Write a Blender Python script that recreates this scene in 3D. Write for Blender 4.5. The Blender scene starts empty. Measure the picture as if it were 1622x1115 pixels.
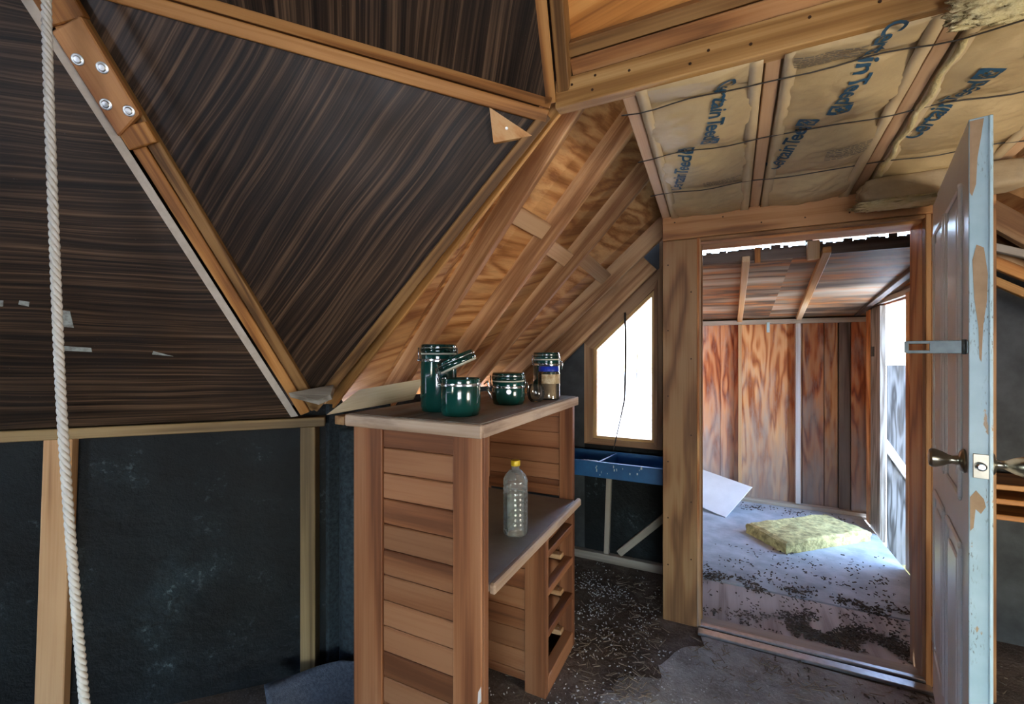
import bpy, bmesh, math, random
from mathutils import Vector, Matrix, noise
random.seed(7)
sc = bpy.context.scene
COL = sc.collection
V3 = Vector

# ------------------------------------------------------------------ camera
# world axes: X along the door wall (to the right), Y towards the porch, Z up; metres
CAM_YAW = math.radians(25.97)
cam_d = bpy.data.cameras.new('camera')
cam_d.sensor_width = 36.0
cam_d.lens = 36.0 * 700.0 / 1622.0
cam_d.clip_start = 0.02
cam = bpy.data.objects.new('camera', cam_d)
COL.objects.link(cam)
cam.location = (0, 0, 1.436)
cam.rotation_euler = (math.radians(90), 0, CAM_YAW)
sc.camera = cam

# ------------------------------------------------------------------ sky, daylight
world = bpy.data.worlds.new('sky')
sc.world = world
world.use_nodes = True
wn = world.node_tree
wn.nodes.clear()
wo = wn.nodes.new('ShaderNodeOutputWorld')
wb = wn.nodes.new('ShaderNodeBackground')
ws = wn.nodes.new('ShaderNodeTexSky')
ws.sky_type = 'NISHITA'
ws.sun_disc = False
ws.sun_elevation = math.radians(60)
ws.sun_rotation = math.radians(294)
ws.air_density = 1.0
ws.dust_density = 1.0
ws.ozone_density = 0.6
wb.inputs['Strength'].default_value = 6.0
wn.links.new(ws.outputs[0], wb.inputs['Color'])
wn.links.new(wb.outputs[0], wo.inputs['Surface'])

def area_light(name, loc, target, sx, sy, power, color):
    ld = bpy.data.lights.new(name, 'AREA')
    ld.shape = 'RECTANGLE'
    ld.size = sx
    ld.size_y = sy
    ld.energy = power
    ld.color = color
    lo = bpy.data.objects.new(name, ld)
    COL.objects.link(lo)
    lo.location = loc
    d = V3(target) - V3(loc)
    lo.rotation_euler = d.to_track_quat('-Z', 'Y').to_euler()
    return lo

# warm lamp added at the unseen rear opening, standing in for daylight
area_light('rear_fill', (1.12, -2.5, 0.85), (-0.25, 1.5, 1.35), 1.5, 1.1, 22, (1.0, 0.86, 0.66))
# fill lamp added inside the closed right-hand knee wall to light the rafter undersides
area_light('side_fill', (2.55, 0.62, 0.78), (-0.8, 1.9, 1.7), 1.1, 0.65, 70, (1.0, 0.90, 0.74))

sun_d = bpy.data.lights.new('sun', 'SUN')
sun_d.energy = 20.0
sun_d.color = (1.0, 0.92, 0.80)
sun_d.angle = math.radians(0.6)
sun = bpy.data.objects.new('sun', sun_d)
COL.objects.link(sun)
sun.rotation_euler = V3((0.45, -0.20, -0.87)).to_track_quat('-Z', 'Y').to_euler()

sc.view_settings.view_transform = 'Standard'
sc.view_settings.look = 'None'
sc.view_settings.gamma = 1.0
sc.view_settings.use_curve_mapping = False
sc.view_settings.exposure = 0.0
sc.cycles.use_denoising = True
sc.cycles.max_bounces = 8
sc.cycles.diffuse_bounces = 5
sc.cycles.sample_clamp_indirect = 6.0
sc.cycles.caustics_reflective = False
sc.cycles.caustics_refractive = False

# ------------------------------------------------------------------ materials
def newmat(name):
    m = bpy.data.materials.new(name)
    m.use_nodes = True
    nt = m.node_tree
    b = nt.nodes['Principled BSDF']
    return m, nt, b

class G:
    """tiny node-graph helper"""
    def __init__(self, nt):
        self.nt = nt
    def n(self, t, **kw):
        x = self.nt.nodes.new(t)
        for k, v in kw.items():
            setattr(x, k, v)
        return x
    def l(self, a, b):
        self.nt.links.new(a, b)
    def coord(self, rand=True):
        tc = self.n('ShaderNodeTexCoord')
        if not rand:
            return tc.outputs['Object']
        oi = self.n('ShaderNodeObjectInfo')
        mu = self.n('ShaderNodeMath', operation='MULTIPLY')
        mu.inputs[1].default_value = 41.7
        self.l(oi.outputs['Random'], mu.inputs[0])
        ad = self.n('ShaderNodeVectorMath', operation='ADD')
        self.l(tc.outputs['Object'], ad.inputs[0])
        self.l(mu.outputs[0], ad.inputs[1])
        return ad.outputs[0]
    def mapping(self, vec, scale, loc=(0, 0, 0)):
        m = self.n('ShaderNodeMapping')
        m.inputs['Scale'].default_value = scale
        m.inputs['Location'].default_value = loc
        self.l(vec, m.inputs['Vector'])
        return m.outputs[0]
    def noise(self, vec, scale, detail=4, rough=0.55, dist=0.0):
        x = self.n('ShaderNodeTexNoise')
        x.inputs['Scale'].default_value = scale
        x.inputs['Detail'].default_value = detail
        x.inputs['Roughness'].default_value = rough
        x.inputs['Distortion'].default_value = dist
        self.l(vec, x.inputs['Vector'])
        return x.outputs['Fac']
    def ramp(self, fac, stops, interp='LINEAR'):
        r = self.n('ShaderNodeValToRGB')
        r.color_ramp.interpolation = interp
        e = r.color_ramp.elements
        while len(e) < len(stops):
            e.new(0.5)
        for i, (p, c) in enumerate(stops):
            e[i].position = p
            e[i].color = (c[0], c[1], c[2], 1) if not isinstance(c, (int, float)) else (c, c, c, 1)
        self.l(fac, r.inputs['Fac'])
        return r.outputs['Color']
    def mix(self, fac, a, b, blend='MIX'):
        m = self.n('ShaderNodeMix', data_type='RGBA', blend_type=blend)
        for s, v in ((m.inputs[0], fac), (m.inputs[6], a), (m.inputs[7], b)):
            if isinstance(v, (int, float)):
                s.default_value = v
            elif isinstance(v, tuple):
                s.default_value = (v[0], v[1], v[2], 1)
            else:
                self.l(v, s)
        return m.outputs[2]
    def math(self, op, a, b=None):
        m = self.n('ShaderNodeMath', operation=op)
        for i, v in enumerate((a, b)):
            if v is None:
                continue
            if isinstance(v, (int, float)):
                m.inputs[i].default_value = v
            else:
                self.l(v, m.inputs[i])
        return m.outputs[0]
    def bump(self, h, strength, dist=0.004):
        b = self.n('ShaderNodeBump')
        b.inputs['Strength'].default_value = strength
        b.inputs['Distance'].default_value = dist
        self.l(h, b.inputs['Height'])
        return b.outputs[0]

def wood(name, dark, mid, light, rough=0.6, ring=26, rs=(0.7, 5, 5), fibre=130, knots=0.5, stain=None, stain_amt=0.5,
         bump=0.35, vary=0.35, weather=None):
    """lumber / plywood: contour-like growth figure along local X, fibres, knots, optional stains"""
    m, nt, b = newmat(name)
    g = G(nt)
    co = g.coord()
    fig = g.noise(g.mapping(co, rs), 1.0, 2.5, 0.45, 0.25)
    s = g.math('SINE', g.math('MULTIPLY', fig, ring * 2.2))
    s01 = g.math('POWER', g.math('ADD', g.math('MULTIPLY', s, 0.5), 0.5), 0.7)
    fib = g.noise(g.mapping(co, (2.2, fibre, fibre)), 1.0, 3, 0.6)
    mixf = g.math('ADD', g.math('MULTIPLY', s01, 0.5), g.math('MULTIPLY', fib, 0.55))
    col = g.ramp(mixf, [(0.27, dark), (0.52, mid), (0.76, light)])
    # broad tone change inside the board and from board to board
    big = g.noise(g.mapping(co, (1.0, 3.0, 3.0)), 1.3, 2)
    col = g.mix(g.ramp(big, [(0.35, 0.0), (0.7, vary)]), col, dark)
    oi = g.n('ShaderNodeObjectInfo')
    hsv = g.n('ShaderNodeHueSaturation')
    g.l(g.math('ADD', g.math('MULTIPLY', oi.outputs['Random'], 0.4), 0.82), hsv.inputs['Value'])
    g.l(col, hsv.inputs['Color'])
    col = hsv.outputs[0]
    if knots:
        vo = g.n('ShaderNodeTexVoronoi')
        vo.inputs['Scale'].default_value = 1.0
        g.l(g.mapping(co, (2.4, 7, 7)), vo.inputs['Vector'])
        k = g.ramp(vo.outputs['Distance'], [(0.05, 1.0), (0.10, 0.25), (0.16, 0.0)])
        gate = g.ramp(g.noise(g.mapping(co, (1.4, 3, 3)), 1.0, 1), [(0.52, 0.0), (0.58, 1.0)])
        kk = g.mix(1.0, k, gate, 'MULTIPLY')
        kk2 = g.math('MULTIPLY', kk, knots)
        col = g.mix(kk2, col, (dark[0] * 0.25, dark[1] * 0.22, dark[2] * 0.2))
    if stain:
        st = g.noise(g.mapping(co, (2.0, 9, 9)), 1.0, 5, 0.65)
        col = g.mix(g.ramp(st, [(0.48, 0.0), (0.68, stain_amt)]), col, stain)
    if weather:                              # bleached / grey lower end, ragged edge (x = along the sheet)
        wc, a0, a1 = weather
        tc = g.n('ShaderNodeTexCoord')
        sx = g.n('ShaderNodeSeparateXYZ')
        g.l(tc.outputs['Object'], sx.inputs[0])
        rg = g.noise(g.mapping(co, (3, 22, 22)), 1.0, 4, 0.6)
        h = g.math('ADD', sx.outputs[0], g.math('MULTIPLY', g.math('SUBTRACT', rg, 0.5), 1.3))
        mr = g.n('ShaderNodeMapRange')
        mr.inputs[1].default_value = a0
        mr.inputs[2].default_value = a1
        mr.inputs[3].default_value = 0.85
        mr.inputs[4].default_value = 0.0
        g.l(h, mr.inputs[0])
        col = g.mix(mr.outputs[0], col, wc)
    g.l(col, b.inputs['Base Color'])
    b.inputs['Roughness'].default_value = rough
    b.inputs['Specular IOR Level'].default_value = 0.35
    g.l(g.bump(mixf, bump, 0.003), b.inputs['Normal'])
    return m

def plain(name, col, rough=0.5, metal=0.0, var=0.0, vscale=8, col2=None, bump=0.0, bscale=60, coat=0.0, spec=0.5, dist=0.004):
    m, nt, b = newmat(name)
    g = G(nt)
    b.inputs['Roughness'].default_value = rough
    b.inputs['Metallic'].default_value = metal
    b.inputs['Coat Weight'].default_value = coat
    b.inputs['Specular IOR Level'].default_value = spec
    co = g.coord()
    if col2 is not None:
        f = g.noise(co, vscale, 6, 0.62)
        g.l(g.ramp(f, [(0.5 - var, col), (0.5 + var, col2)]), b.inputs['Base Color'])
    else:
        f = g.noise(co, vscale, 4)
        d = tuple(c * (1 - 0.25) for c in col)
        g.l(g.ramp(f, [(0.3, d), (0.7, col)]), b.inputs['Base Color'])
    if bump:
        h = g.noise(co, bscale, 5, 0.6)
        g.l(g.bump(h, bump, dist), b.inputs['Normal'])
    return m

def metal(name, col, rough=0.3):
    m = plain(name, col, rough, 1.0, vscale=40)
    return m

def paneling(name):
    """dark printed wood-grain hardboard, long fine streaks along local X, slight gloss"""
    m, nt, b = newmat(name)
    g = G(nt)
    co = g.coord()
    warp = g.noise(g.mapping(co, (0.9, 2.4, 2.4)), 1.0, 2)
    wv = g.n('ShaderNodeVectorMath', operation='SCALE')
    cx = g.n('ShaderNodeCombineXYZ')
    g.l(warp, cx.inputs[1])
    g.l(cx.outputs[0], wv.inputs[0])
    wv.inputs['Scale'].default_value = 0.10
    ad = g.n('ShaderNodeVectorMath', operation='ADD')
    g.l(co, ad.inputs[0])
    g.l(wv.outputs[0], ad.inputs[1])
    s1 = g.noise(g.mapping(ad.outputs[0], (0.7, 80, 80)), 1.0, 3, 0.6)
    s2 = g.noise(g.mapping(ad.outputs[0], (2.5, 190, 190)), 1.0, 2, 0.5)
    f = g.math('ADD', g.math('MULTIPLY', s1, 0.68), g.math('MULTIPLY', s2, 0.32))
    col = g.ramp(f, [(0.38, (0.009, 0.0055, 0.0036)), (0.50, (0.031, 0.0178, 0.0102)), (0.64, (0.118, 0.070, 0.040))])
    blotch = g.noise(co, 2.6, 3)
    col = g.mix(g.ramp(blotch, [(0.45, 0.0), (0.75, 0.55)]), col, (0.008, 0.007, 0.007))
    dust = g.noise(co, 190, 2)
    col = g.mix(g.ramp(dust, [(0.70, 0.0), (0.80, 0.12)]), col, (0.35, 0.34, 0.32))
    g.l(col, b.inputs['Base Color'])
    rr = g.noise(co, 5, 4)
    g.l(g.ramp(rr, [(0.3, 0.36), (0.7, 0.52)]), b.inputs['Roughness'])
    b.inputs['Specular IOR Level'].default_value = 0.2
    g.l(g.bump(f, 0.12, 0.001), b.inputs['Normal'])
    return m

def glass(name, tint=(1, 1, 1), rough=0.0, ior=1.45, frost=0.0):
    """thin clear or dusty pane: transparent with a little reflection and, when dusty, diffuse film"""
    m, nt, b = newmat(name)
    nt.nodes.remove(b)
    g = G(nt)
    out = nt.nodes['Material Output']
    tr = g.n('ShaderNodeBsdfTransparent')
    tr.inputs[0].default_value = (*tint, 1)
    gl = g.n('ShaderNodeBsdfGlossy')
    gl.inputs['Roughness'].default_value = 0.05
    fr = g.n('ShaderNodeFresnel')
    fr.inputs[0].default_value = ior
    mx = g.n('ShaderNodeMixShader')
    g.l(fr.outputs[0], mx.inputs[0])
    g.l(tr.outputs[0], mx.inputs[1])
    g.l(gl.outputs[0], mx.inputs[2])
    last = mx.outputs[0]
    if frost:
        tl = g.n('ShaderNodeBsdfTranslucent')
        tl.inputs[0].default_value = (0.9, 0.9, 0.9, 1)
        df = g.n('ShaderNodeBsdfDiffuse')
        df.inputs[0].default_value = (0.8, 0.83, 0.83, 1)
        hf = g.n('ShaderNodeMixShader')
        g.l(tl.outputs[0], hf.inputs[1])
        g.l(df.outputs[0], hf.inputs[2])
        m2 = g.n('ShaderNodeMixShader')
        co = g.coord()
        g.l(g.ramp(g.noise(co, 6, 5), [(0.3, frost * 0.5), (0.7, frost)]), m2.inputs[0])
        g.l(last, m2.inputs[1])
        g.l(hf.outputs[0], m2.inputs[2])
        last = m2.outputs[0]
    g.l(last, out.inputs['Surface'])
    return m

M = {}
M['strut'] = wood('olive_brown_strut_lumber', (0.105, 0.048, 0.014), (0.225, 0.108, 0.033), (0.33, 0.175, 0.06), ring=15, rs=(0.5, 9, 9), knots=0.6)
M['strut_warm'] = wood('warm_strut_lumber', (0.17, 0.066, 0.015), (0.35, 0.148, 0.036), (0.48, 0.235, 0.072), ring=15, rs=(0.5, 9, 9), knots=0.6)
M['beam'] = wood('nail_marked_yellow_beam', (0.30, 0.145, 0.04), (0.50, 0.27, 0.088), (0.63, 0.385, 0.155), ring=10, rs=(0.5, 10, 10), knots=0.9)
M['rafter'] = wood('rough_fir_rafter', (0.25, 0.115, 0.045), (0.48, 0.265, 0.118), (0.63, 0.395, 0.2), ring=10, rs=(0.5, 8, 8), knots=0.8, stain=(0.15, 0.06, 0.025), stain_amt=0.5)
M['ply'] = wood('orange_sheathing_plywood', (0.24, 0.09, 0.024), (0.43, 0.195, 0.065), (0.55, 0.295, 0.118), ring=17, rs=(0.8, 6.5, 6.5), knots=0.8, stain=(0.12, 0.05, 0.02), stain_amt=0.5)
M['ply_ceiling'] = wood('orange_ceiling_plywood', (0.27, 0.10, 0.022), (0.47, 0.19, 0.045), (0.6, 0.28, 0.08), ring=10, rs=(0.35, 7, 7), knots=0.0, rough=0.5)
M['trim_ply'] = wood('tan_trim_plywood', (0.17, 0.073, 0.024), (0.295, 0.14, 0.052), (0.385, 0.21, 0.09), ring=13, rs=(1.1, 6, 6), knots=0.5)
M['header'] = wood('orange_brown_header_plywood', (0.21, 0.085, 0.028), (0.39, 0.17, 0.058), (0.5, 0.25, 0.1), ring=14, rs=(0.9, 6, 6), knots=0.5)
M['jamb'] = wood('red_orange_jamb_wood', (0.33, 0.11, 0.028), (0.60, 0.24, 0.07), (0.72, 0.38, 0.15), ring=13, rs=(1, 6, 6), knots=0.0, weather=((0.25, 0.21, 0.18), -1.0, -0.2))
M['window_wood'] = wood('brown_window_trim_wood', (0.19, 0.095, 0.042), (0.33, 0.18, 0.085), (0.44, 0.27, 0.14), ring=8, rs=(0.5, 8, 8), knots=0.0)
M['window_gold'] = wood('golden_window_frame_wood', (0.34, 0.19, 0.06), (0.52, 0.31, 0.11), (0.62, 0.42, 0.18), ring=8, rs=(0.5, 8, 8), knots=0.0)
M['cab'] = wood('reddish_brown_cabinet_wood', (0.125, 0.043, 0.017), (0.24, 0.093, 0.038), (0.31, 0.14, 0.066), ring=6, rs=(0.5, 9, 9), fibre=90, knots=0.8, rough=0.5, vary=0.25, bump=0.12)
M['cab_dark'] = wood('dark_stained_cabinet_wood', (0.115, 0.04, 0.016), (0.215, 0.082, 0.035), (0.285, 0.125, 0.06), ring=6, rs=(0.5, 9, 9), fibre=90, knots=0.8, rough=0.5, vary=0.25, bump=0.12)
M['cab_top'] = wood('dusty_worn_cabinet_top', (0.22, 0.18, 0.145), (0.38, 0.33, 0.275), (0.47, 0.42, 0.36), ring=8, rs=(0.5, 9, 9), knots=0.0, rough=0.75, stain=(0.24, 0.12, 0.055), stain_amt=0.75)
M['cab_edge'] = wood('worn_cabinet_top_edge', (0.22, 0.13, 0.085), (0.40, 0.27, 0.18), (0.52, 0.39, 0.29), ring=7, rs=(0.5, 9, 9), knots=0.5, rough=0.7, stain=(0.12, 0.07, 0.055), stain_amt=0.7)
M['shelf'] = plain('dusty_grey_laminate', (0.23, 0.20, 0.175), 0.6, col2=(0.33, 0.30, 0.275), var=0.2, vscale=5, bump=0.1, bscale=160)
M['cream'] = plain('cream_hardboard', (0.52, 0.46, 0.34), 0.6)
M['paneling'] = paneling('dark_woodgrain_paneling')
M['edge_pale'] = plain('pale_hardboard_edge', (0.55, 0.50, 0.44), 0.8, col2=(0.42, 0.37, 0.31), var=0.2, vscale=25)
M['olive'] = wood('olive_grey_plate_lumber', (0.11, 0.068, 0.026), (0.21, 0.135, 0.058), (0.29, 0.195, 0.09), ring=9, rs=(0.4, 12, 12), knots=0.3)
M['stud'] = wood('light_pine_stud', (0.30, 0.15, 0.065), (0.46, 0.26, 0.125), (0.55, 0.34, 0.18), ring=7, rs=(0.5, 9, 9), knots=0.5)
M['grey_stud'] = wood('greyed_pine_stud', (0.20, 0.16, 0.12), (0.34, 0.28, 0.22), (0.44, 0.38, 0.31), ring=7, rs=(0.5, 9, 9), knots=0.3)
M['white_stud'] = wood('pale_bleached_stud', (0.42, 0.37, 0.33), (0.58, 0.54, 0.51), (0.68, 0.65, 0.63), ring=7, rs=(0.5, 9, 9), knots=0.4)
M['gusset'] = wood('reddish_gusset_wood', (0.23, 0.09, 0.032), (0.37, 0.165, 0.06), (0.47, 0.24, 0.095), ring=8, rs=(0.7, 7, 7), knots=0.5, stain=(0.2, 0.07, 0.025), stain_amt=0.5)
M['osb'] = wood('orange_plywood_scrap', (0.42, 0.19, 0.06), (0.60, 0.31, 0.12), (0.68, 0.42, 0.2), ring=12, rs=(2.5, 8, 8), knots=0.5)
M['pale_wood'] = wood('fresh_pale_offcut_wood', (0.42, 0.30, 0.16), (0.60, 0.47, 0.29), (0.68, 0.56, 0.37), ring=6, rs=(0.6, 5, 5), knots=0.0)
M['grey_wood'] = wood('weathered_grey_offcut_wood', (0.15, 0.125, 0.095), (0.30, 0.265, 0.21), (0.40, 0.36, 0.30), ring=8, rs=(1.0, 14, 14), knots=0.0)
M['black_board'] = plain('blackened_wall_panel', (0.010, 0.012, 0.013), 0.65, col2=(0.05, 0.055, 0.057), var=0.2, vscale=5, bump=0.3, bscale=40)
M['dark_board'] = wood('weathered_dark_board', (0.05, 0.035, 0.028), (0.115, 0.085, 0.07), (0.17, 0.135, 0.115), ring=9, rs=(0.6, 9, 9), knots=0.3)
M['porch_ply'] = wood('red_weathered_porch_plywood', (0.20, 0.045, 0.015), (0.46, 0.145, 0.048), (0.62, 0.29, 0.13), ring=18, rs=(1.1, 6.5, 6.5), fibre=70, knots=0.7,
                      stain=(0.40, 0.35, 0.31), stain_amt=0.7, weather=((0.29, 0.27, 0.26), -0.95, 0.25))
M['porch_ply_orange'] = wood('orange_weathered_porch_plywood', (0.27, 0.075, 0.02), (0.52, 0.20, 0.065), (0.65, 0.35, 0.16), ring=20, rs=(1.1, 6.5, 6.5), fibre=70, knots=0.7,
                      stain=(0.42, 0.36, 0.31), stain_amt=0.65, weather=((0.27, 0.24, 0.22), -1.0, 0.1))
M['porch_roof'] = wood('grey_orange_roof_plywood', (0.09, 0.06, 0.042), (0.46, 0.36, 0.24), (0.6, 0.52, 0.40), ring=5, rs=(0.7, 6, 6), fibre=60, knots=0.0,
                       stain=(0.56, 0.21, 0.05), stain_amt=0.9, vary=0.8)
M['porch_rafter'] = wood('orange_porch_rafter', (0.40, 0.2, 0.07), (0.58, 0.36, 0.17), (0.68, 0.5, 0.31), ring=6, rs=(0.5, 8, 8), knots=0.3)
M['grey_ply'] = wood('silver_weathered_plywood', (0.05, 0.047, 0.045), (0.135, 0.135, 0.135), (0.25, 0.25, 0.25), ring=16, rs=(1.3, 15, 15), fibre=70, knots=0.4, stain=(0.10, 0.085, 0.07), stain_amt=0.5)
M['post_white'] = wood('whitewashed_porch_post', (0.15, 0.12, 0.095), (0.30, 0.27, 0.235), (0.42, 0.39, 0.35), ring=12, rs=(1.3, 14, 14), fibre=60, knots=0.8)
M['floor_ply'] = wood('dusty_tan_floor_plywood', (0.30, 0.25, 0.22), (0.43, 0.385, 0.355), (0.50, 0.46, 0.435), ring=12, rs=(0.8, 7, 7), knots=0.4)
M['floor_dusty'] = plain('skylight_tinted_dusty_porch_board', (0.31, 0.35, 0.38), 0.85, col2=(0.50, 0.55, 0.585), var=0.16, vscale=7, bump=0.3, bscale=60)  # dusty board; part of its blue tint stands in for skylight
M['tin'] = metal('galvanised_fastener', (0.72, 0.72, 0.70), 0.35)
M['nail'] = metal('rusty_nail', (0.10, 0.06, 0.04), 0.6)
M['chrome'] = metal('bright_wire_bail', (0.80, 0.82, 0.84), 0.18)
M['brass'] = metal('tarnished_brass', (0.36, 0.33, 0.25), 0.28)
M['hasp'] = metal('dull_zinc_hasp', (0.16, 0.185, 0.185), 0.5)
M['alu'] = metal('aluminium_threshold', (0.62, 0.64, 0.67), 0.34)
M['green'] = plain('dark_green_glazed_ceramic', (0.0035, 0.055, 0.045), 0.14, coat=0.6)
M['green_dark'] = plain('dark_green_lid_glaze', (0.0025, 0.032, 0.027), 0.12, coat=0.6)
M['seal'] = plain('cream_rubber_seal', (0.62, 0.60, 0.48), 0.6)
M['spice'] = plain('tan_powder', (0.30, 0.17, 0.085), 0.7, col2=(0.38, 0.24, 0.13), var=0.2, vscale=30)
M['label_paper'] = plain('faded_tan_label', (0.58, 0.48, 0.30), 0.6, col2=(0.35, 0.24, 0.11), var=0.1, vscale=45)
M['blue_cap'] = plain('blue_plastic_cap', (0.008, 0.035, 0.40), 0.35)
M['yellow_cap'] = plain('yellow_plastic_cap', (0.78, 0.55, 0.02), 0.4)
M['blue_paint'] = plain('chipped_blue_paint', (0.012, 0.075, 0.20), 0.42, col2=(0.022, 0.135, 0.33), var=0.2, vscale=7, bump=0.15, bscale=30)
M['chip'] = plain('pale_paint_chip', (0.62, 0.66, 0.66), 0.7)
M['rope'] = plain('white_nylon_rope', (0.58, 0.57, 0.53), 0.6, col2=(0.70, 0.69, 0.66), var=0.2, vscale=60, bump=0.4, bscale=400, dist=0.001)
M['rope_core'] = plain('rope_core', (0.35, 0.34, 0.31), 0.8)
M['white_sheet'] = plain('dirty_white_board', (0.66, 0.67, 0.69), 0.55, col2=(0.78, 0.79, 0.81), var=0.2, vscale=5)
M['foam'] = plain('mottled_yellow_foam', (0.30, 0.26, 0.11), 0.95, col2=(0.66, 0.58, 0.25), var=0.13, vscale=26, bump=0.9, bscale=70, dist=0.01)
M['fibre'] = plain('yellow_glass_fibre', (0.52, 0.40, 0.17), 0.95, col2=(0.68, 0.57, 0.31), var=0.2, vscale=22, bump=0.9, bscale=90, dist=0.008)
M['fibre_dirty'] = plain('sooty_glass_fibre', (0.025, 0.03, 0.025), 0.95, col2=(0.28, 0.27, 0.2), var=0.14, vscale=45, bump=0.8, bscale=90)
M['kraft'] = plain('brown_kraft_paper', (0.35, 0.24, 0.108), 0.55, col2=(0.53, 0.385, 0.19), var=0.25, vscale=4.5, bump=0.5, bscale=26, dist=0.006)
M['kraft_pale'] = plain('pale_kraft_flange', (0.42, 0.30, 0.155), 0.55, col2=(0.56, 0.42, 0.235), var=0.25, vscale=6, bump=0.3, bscale=30)
M['kraft_dark'] = plain('darker_brown_kraft_paper', (0.24, 0.165, 0.085), 0.7, col2=(0.38, 0.28, 0.155), var=0.25, vscale=9, bump=0.5, bscale=30, dist=0.006)  # darker brown copy of the kraft paper, for the drooping batt
M['ink'] = plain('blue_print_ink', (0.012, 0.06, 0.105), 0.6)
M['grey_ink'] = plain('grey_print_ink', (0.20, 0.16, 0.105), 0.7)
M['wire'] = plain('dark_support_wire', (0.03, 0.022, 0.015), 0.6)
M['door_white'] = plain('scuffed_white_door_paint', (0.72, 0.72, 0.72), 0.32, col2=(0.82, 0.82, 0.82), var=0.25, vscale=4, bump=0.06, bscale=30)
M['bare'] = plain('bare_tan_wood_chip', (0.30, 0.185, 0.095), 0.7, col2=(0.42, 0.28, 0.16), var=0.2, vscale=18)
M['scrap_paper'] = plain('torn_grey_paper', (0.30, 0.33, 0.31), 0.7, col2=(0.16, 0.16, 0.15), var=0.12, vscale=60)
M['chips'] = plain('white_litter_chips', (0.42, 0.43, 0.43), 0.8, col2=(0.66, 0.67, 0.67), var=0.2, vscale=3)
M['straw'] = plain('brown_straw_litter', (0.10, 0.07, 0.045), 0.85, col2=(0.30, 0.24, 0.17), var=0.2, vscale=4)
M['bark'] = plain('dark_bark_litter', (0.035, 0.027, 0.02), 0.9, col2=(0.12, 0.095, 0.07), var=0.2, vscale=9)
M['clear'] = glass('clear_plastic', (0.95, 0.98, 0.97), ior=1.45, frost=0.04)
M['bottle'] = glass('cloudy_clear_plastic', (0.93, 0.98, 0.97), ior=1.5, frost=0.30)
M['water'] = glass('clear_film', (0.90, 0.95, 0.93), ior=1.33)
M['pane'] = glass('dusty_window_pane', (0.96, 0.97, 0.98), frost=0.22)
M['sand'] = plain('bright_sand_ground', (0.70, 0.66, 0.60), 0.95, col2=(0.78, 0.75, 0.70), var=0.2, vscale=0.8)
M['dark_wood'] = plain('attic_dark_wood', (0.05, 0.03, 0.018), 0.8)  # plain dark brown for closing sheets, outer skins and wall cores
M['tag'] = plain('pale_blue_tag', (0.45, 0.60, 0.66), 0.5)

def painted_edge():
    m, nt, b = newmat('chipped_daylight_tinted_door_edge')
    g = G(nt)
    co = g.coord(False)
    f = g.noise(g.mapping(co, (7, 22, 22)), 1.0, 5, 0.65)
    base = g.ramp(g.noise(co, 9, 4), [(0.3, (0.34, 0.49, 0.55)), (0.7, (0.45, 0.60, 0.66))])  # blue of the daylight is mixed into the edge colour
    col = g.mix(g.ramp(f, [(0.635, 0.0), (0.66, 1.0)]), base, (0.40, 0.27, 0.15))
    s = g.noise(g.mapping(co, (60, 260, 260)), 1.0, 3)
    lo = g.ramp(g.noise(g.mapping(co, (3.2, 9, 9)), 1.0, 2), [(0.5, 0.0), (0.6, 1.0)])
    k = g.mix(1.0, g.ramp(s, [(0.58, 0.0), (0.64, 0.8)]), lo, 'MULTIPLY')
    col = g.mix(k, col, (0.10, 0.09, 0.075))
    g.l(col, b.inputs['Base Color'])
    b.inputs['Roughness'].default_value = 0.42
    return m
M['door_edge'] = painted_edge()

def tarpaper():
    m, nt, b = newmat('blue_black_tar_paper')
    g = G(nt)
    co = g.coord(False)
    f = g.noise(co, 2.1, 6, 0.66)
    col = g.ramp(f, [(0.40, (0.001, 0.0014, 0.0018)), (0.56, (0.0032, 0.0055, 0.0072)), (0.78, (0.014, 0.025, 0.031))])
    sp = g.noise(co, 38, 5, 0.7)
    gate = g.ramp(g.noise(co, 4.2, 3), [(0.54, 0.0), (0.68, 1.0)])
    k = g.mix(1.0, g.ramp(sp, [(0.54, 0.0), (0.66, 0.7)]), gate, 'MULTIPLY')
    col = g.mix(k, col, (0.10, 0.14, 0.15))
    v = g.n('ShaderNodeTexVoronoi', feature='DISTANCE_TO_EDGE')
    v.inputs['Scale'].default_value = 2.2
    wv = g.n('ShaderNodeVectorMath', operation='ADD')
    nz = g.n('ShaderNodeTexNoise')
    nz.inputs['Scale'].default_value = 5
    g.l(co, nz.inputs['Vector'])
    g.l(co, wv.inputs[0])
    g.l(nz.outputs['Color'], wv.inputs[1])
    g.l(wv.outputs[0], v.inputs['Vector'])
    col = g.mix(g.ramp(v.outputs['Distance'], [(0.0, 0.8), (0.012, 0.0)]), col, (0.001, 0.001, 0.0015))
    g.l(col, b.inputs['Base Color'])
    b.inputs['Roughness'].default_value = 0.62
    b.inputs['Specular IOR Level'].default_value = 0.25
    g.l(g.bump(g.noise(co, 14, 6, 0.65), 0.5, 0.02), b.inputs['Normal'])
    return m
M['tar'] = tarpaper()
M['felt'] = plain('blue_black_felt', (0.008, 0.014, 0.019), 0.9, col2=(0.035, 0.052, 0.063), var=0.16, vscale=60, bump=0.8, bscale=130)
M['carpet_blue'] = plain('slate_blue_carpet', (0.05, 0.06, 0.085), 0.95, col2=(0.12, 0.14, 0.18), var=0.2, vscale=90, bump=0.8, bscale=260)

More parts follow.
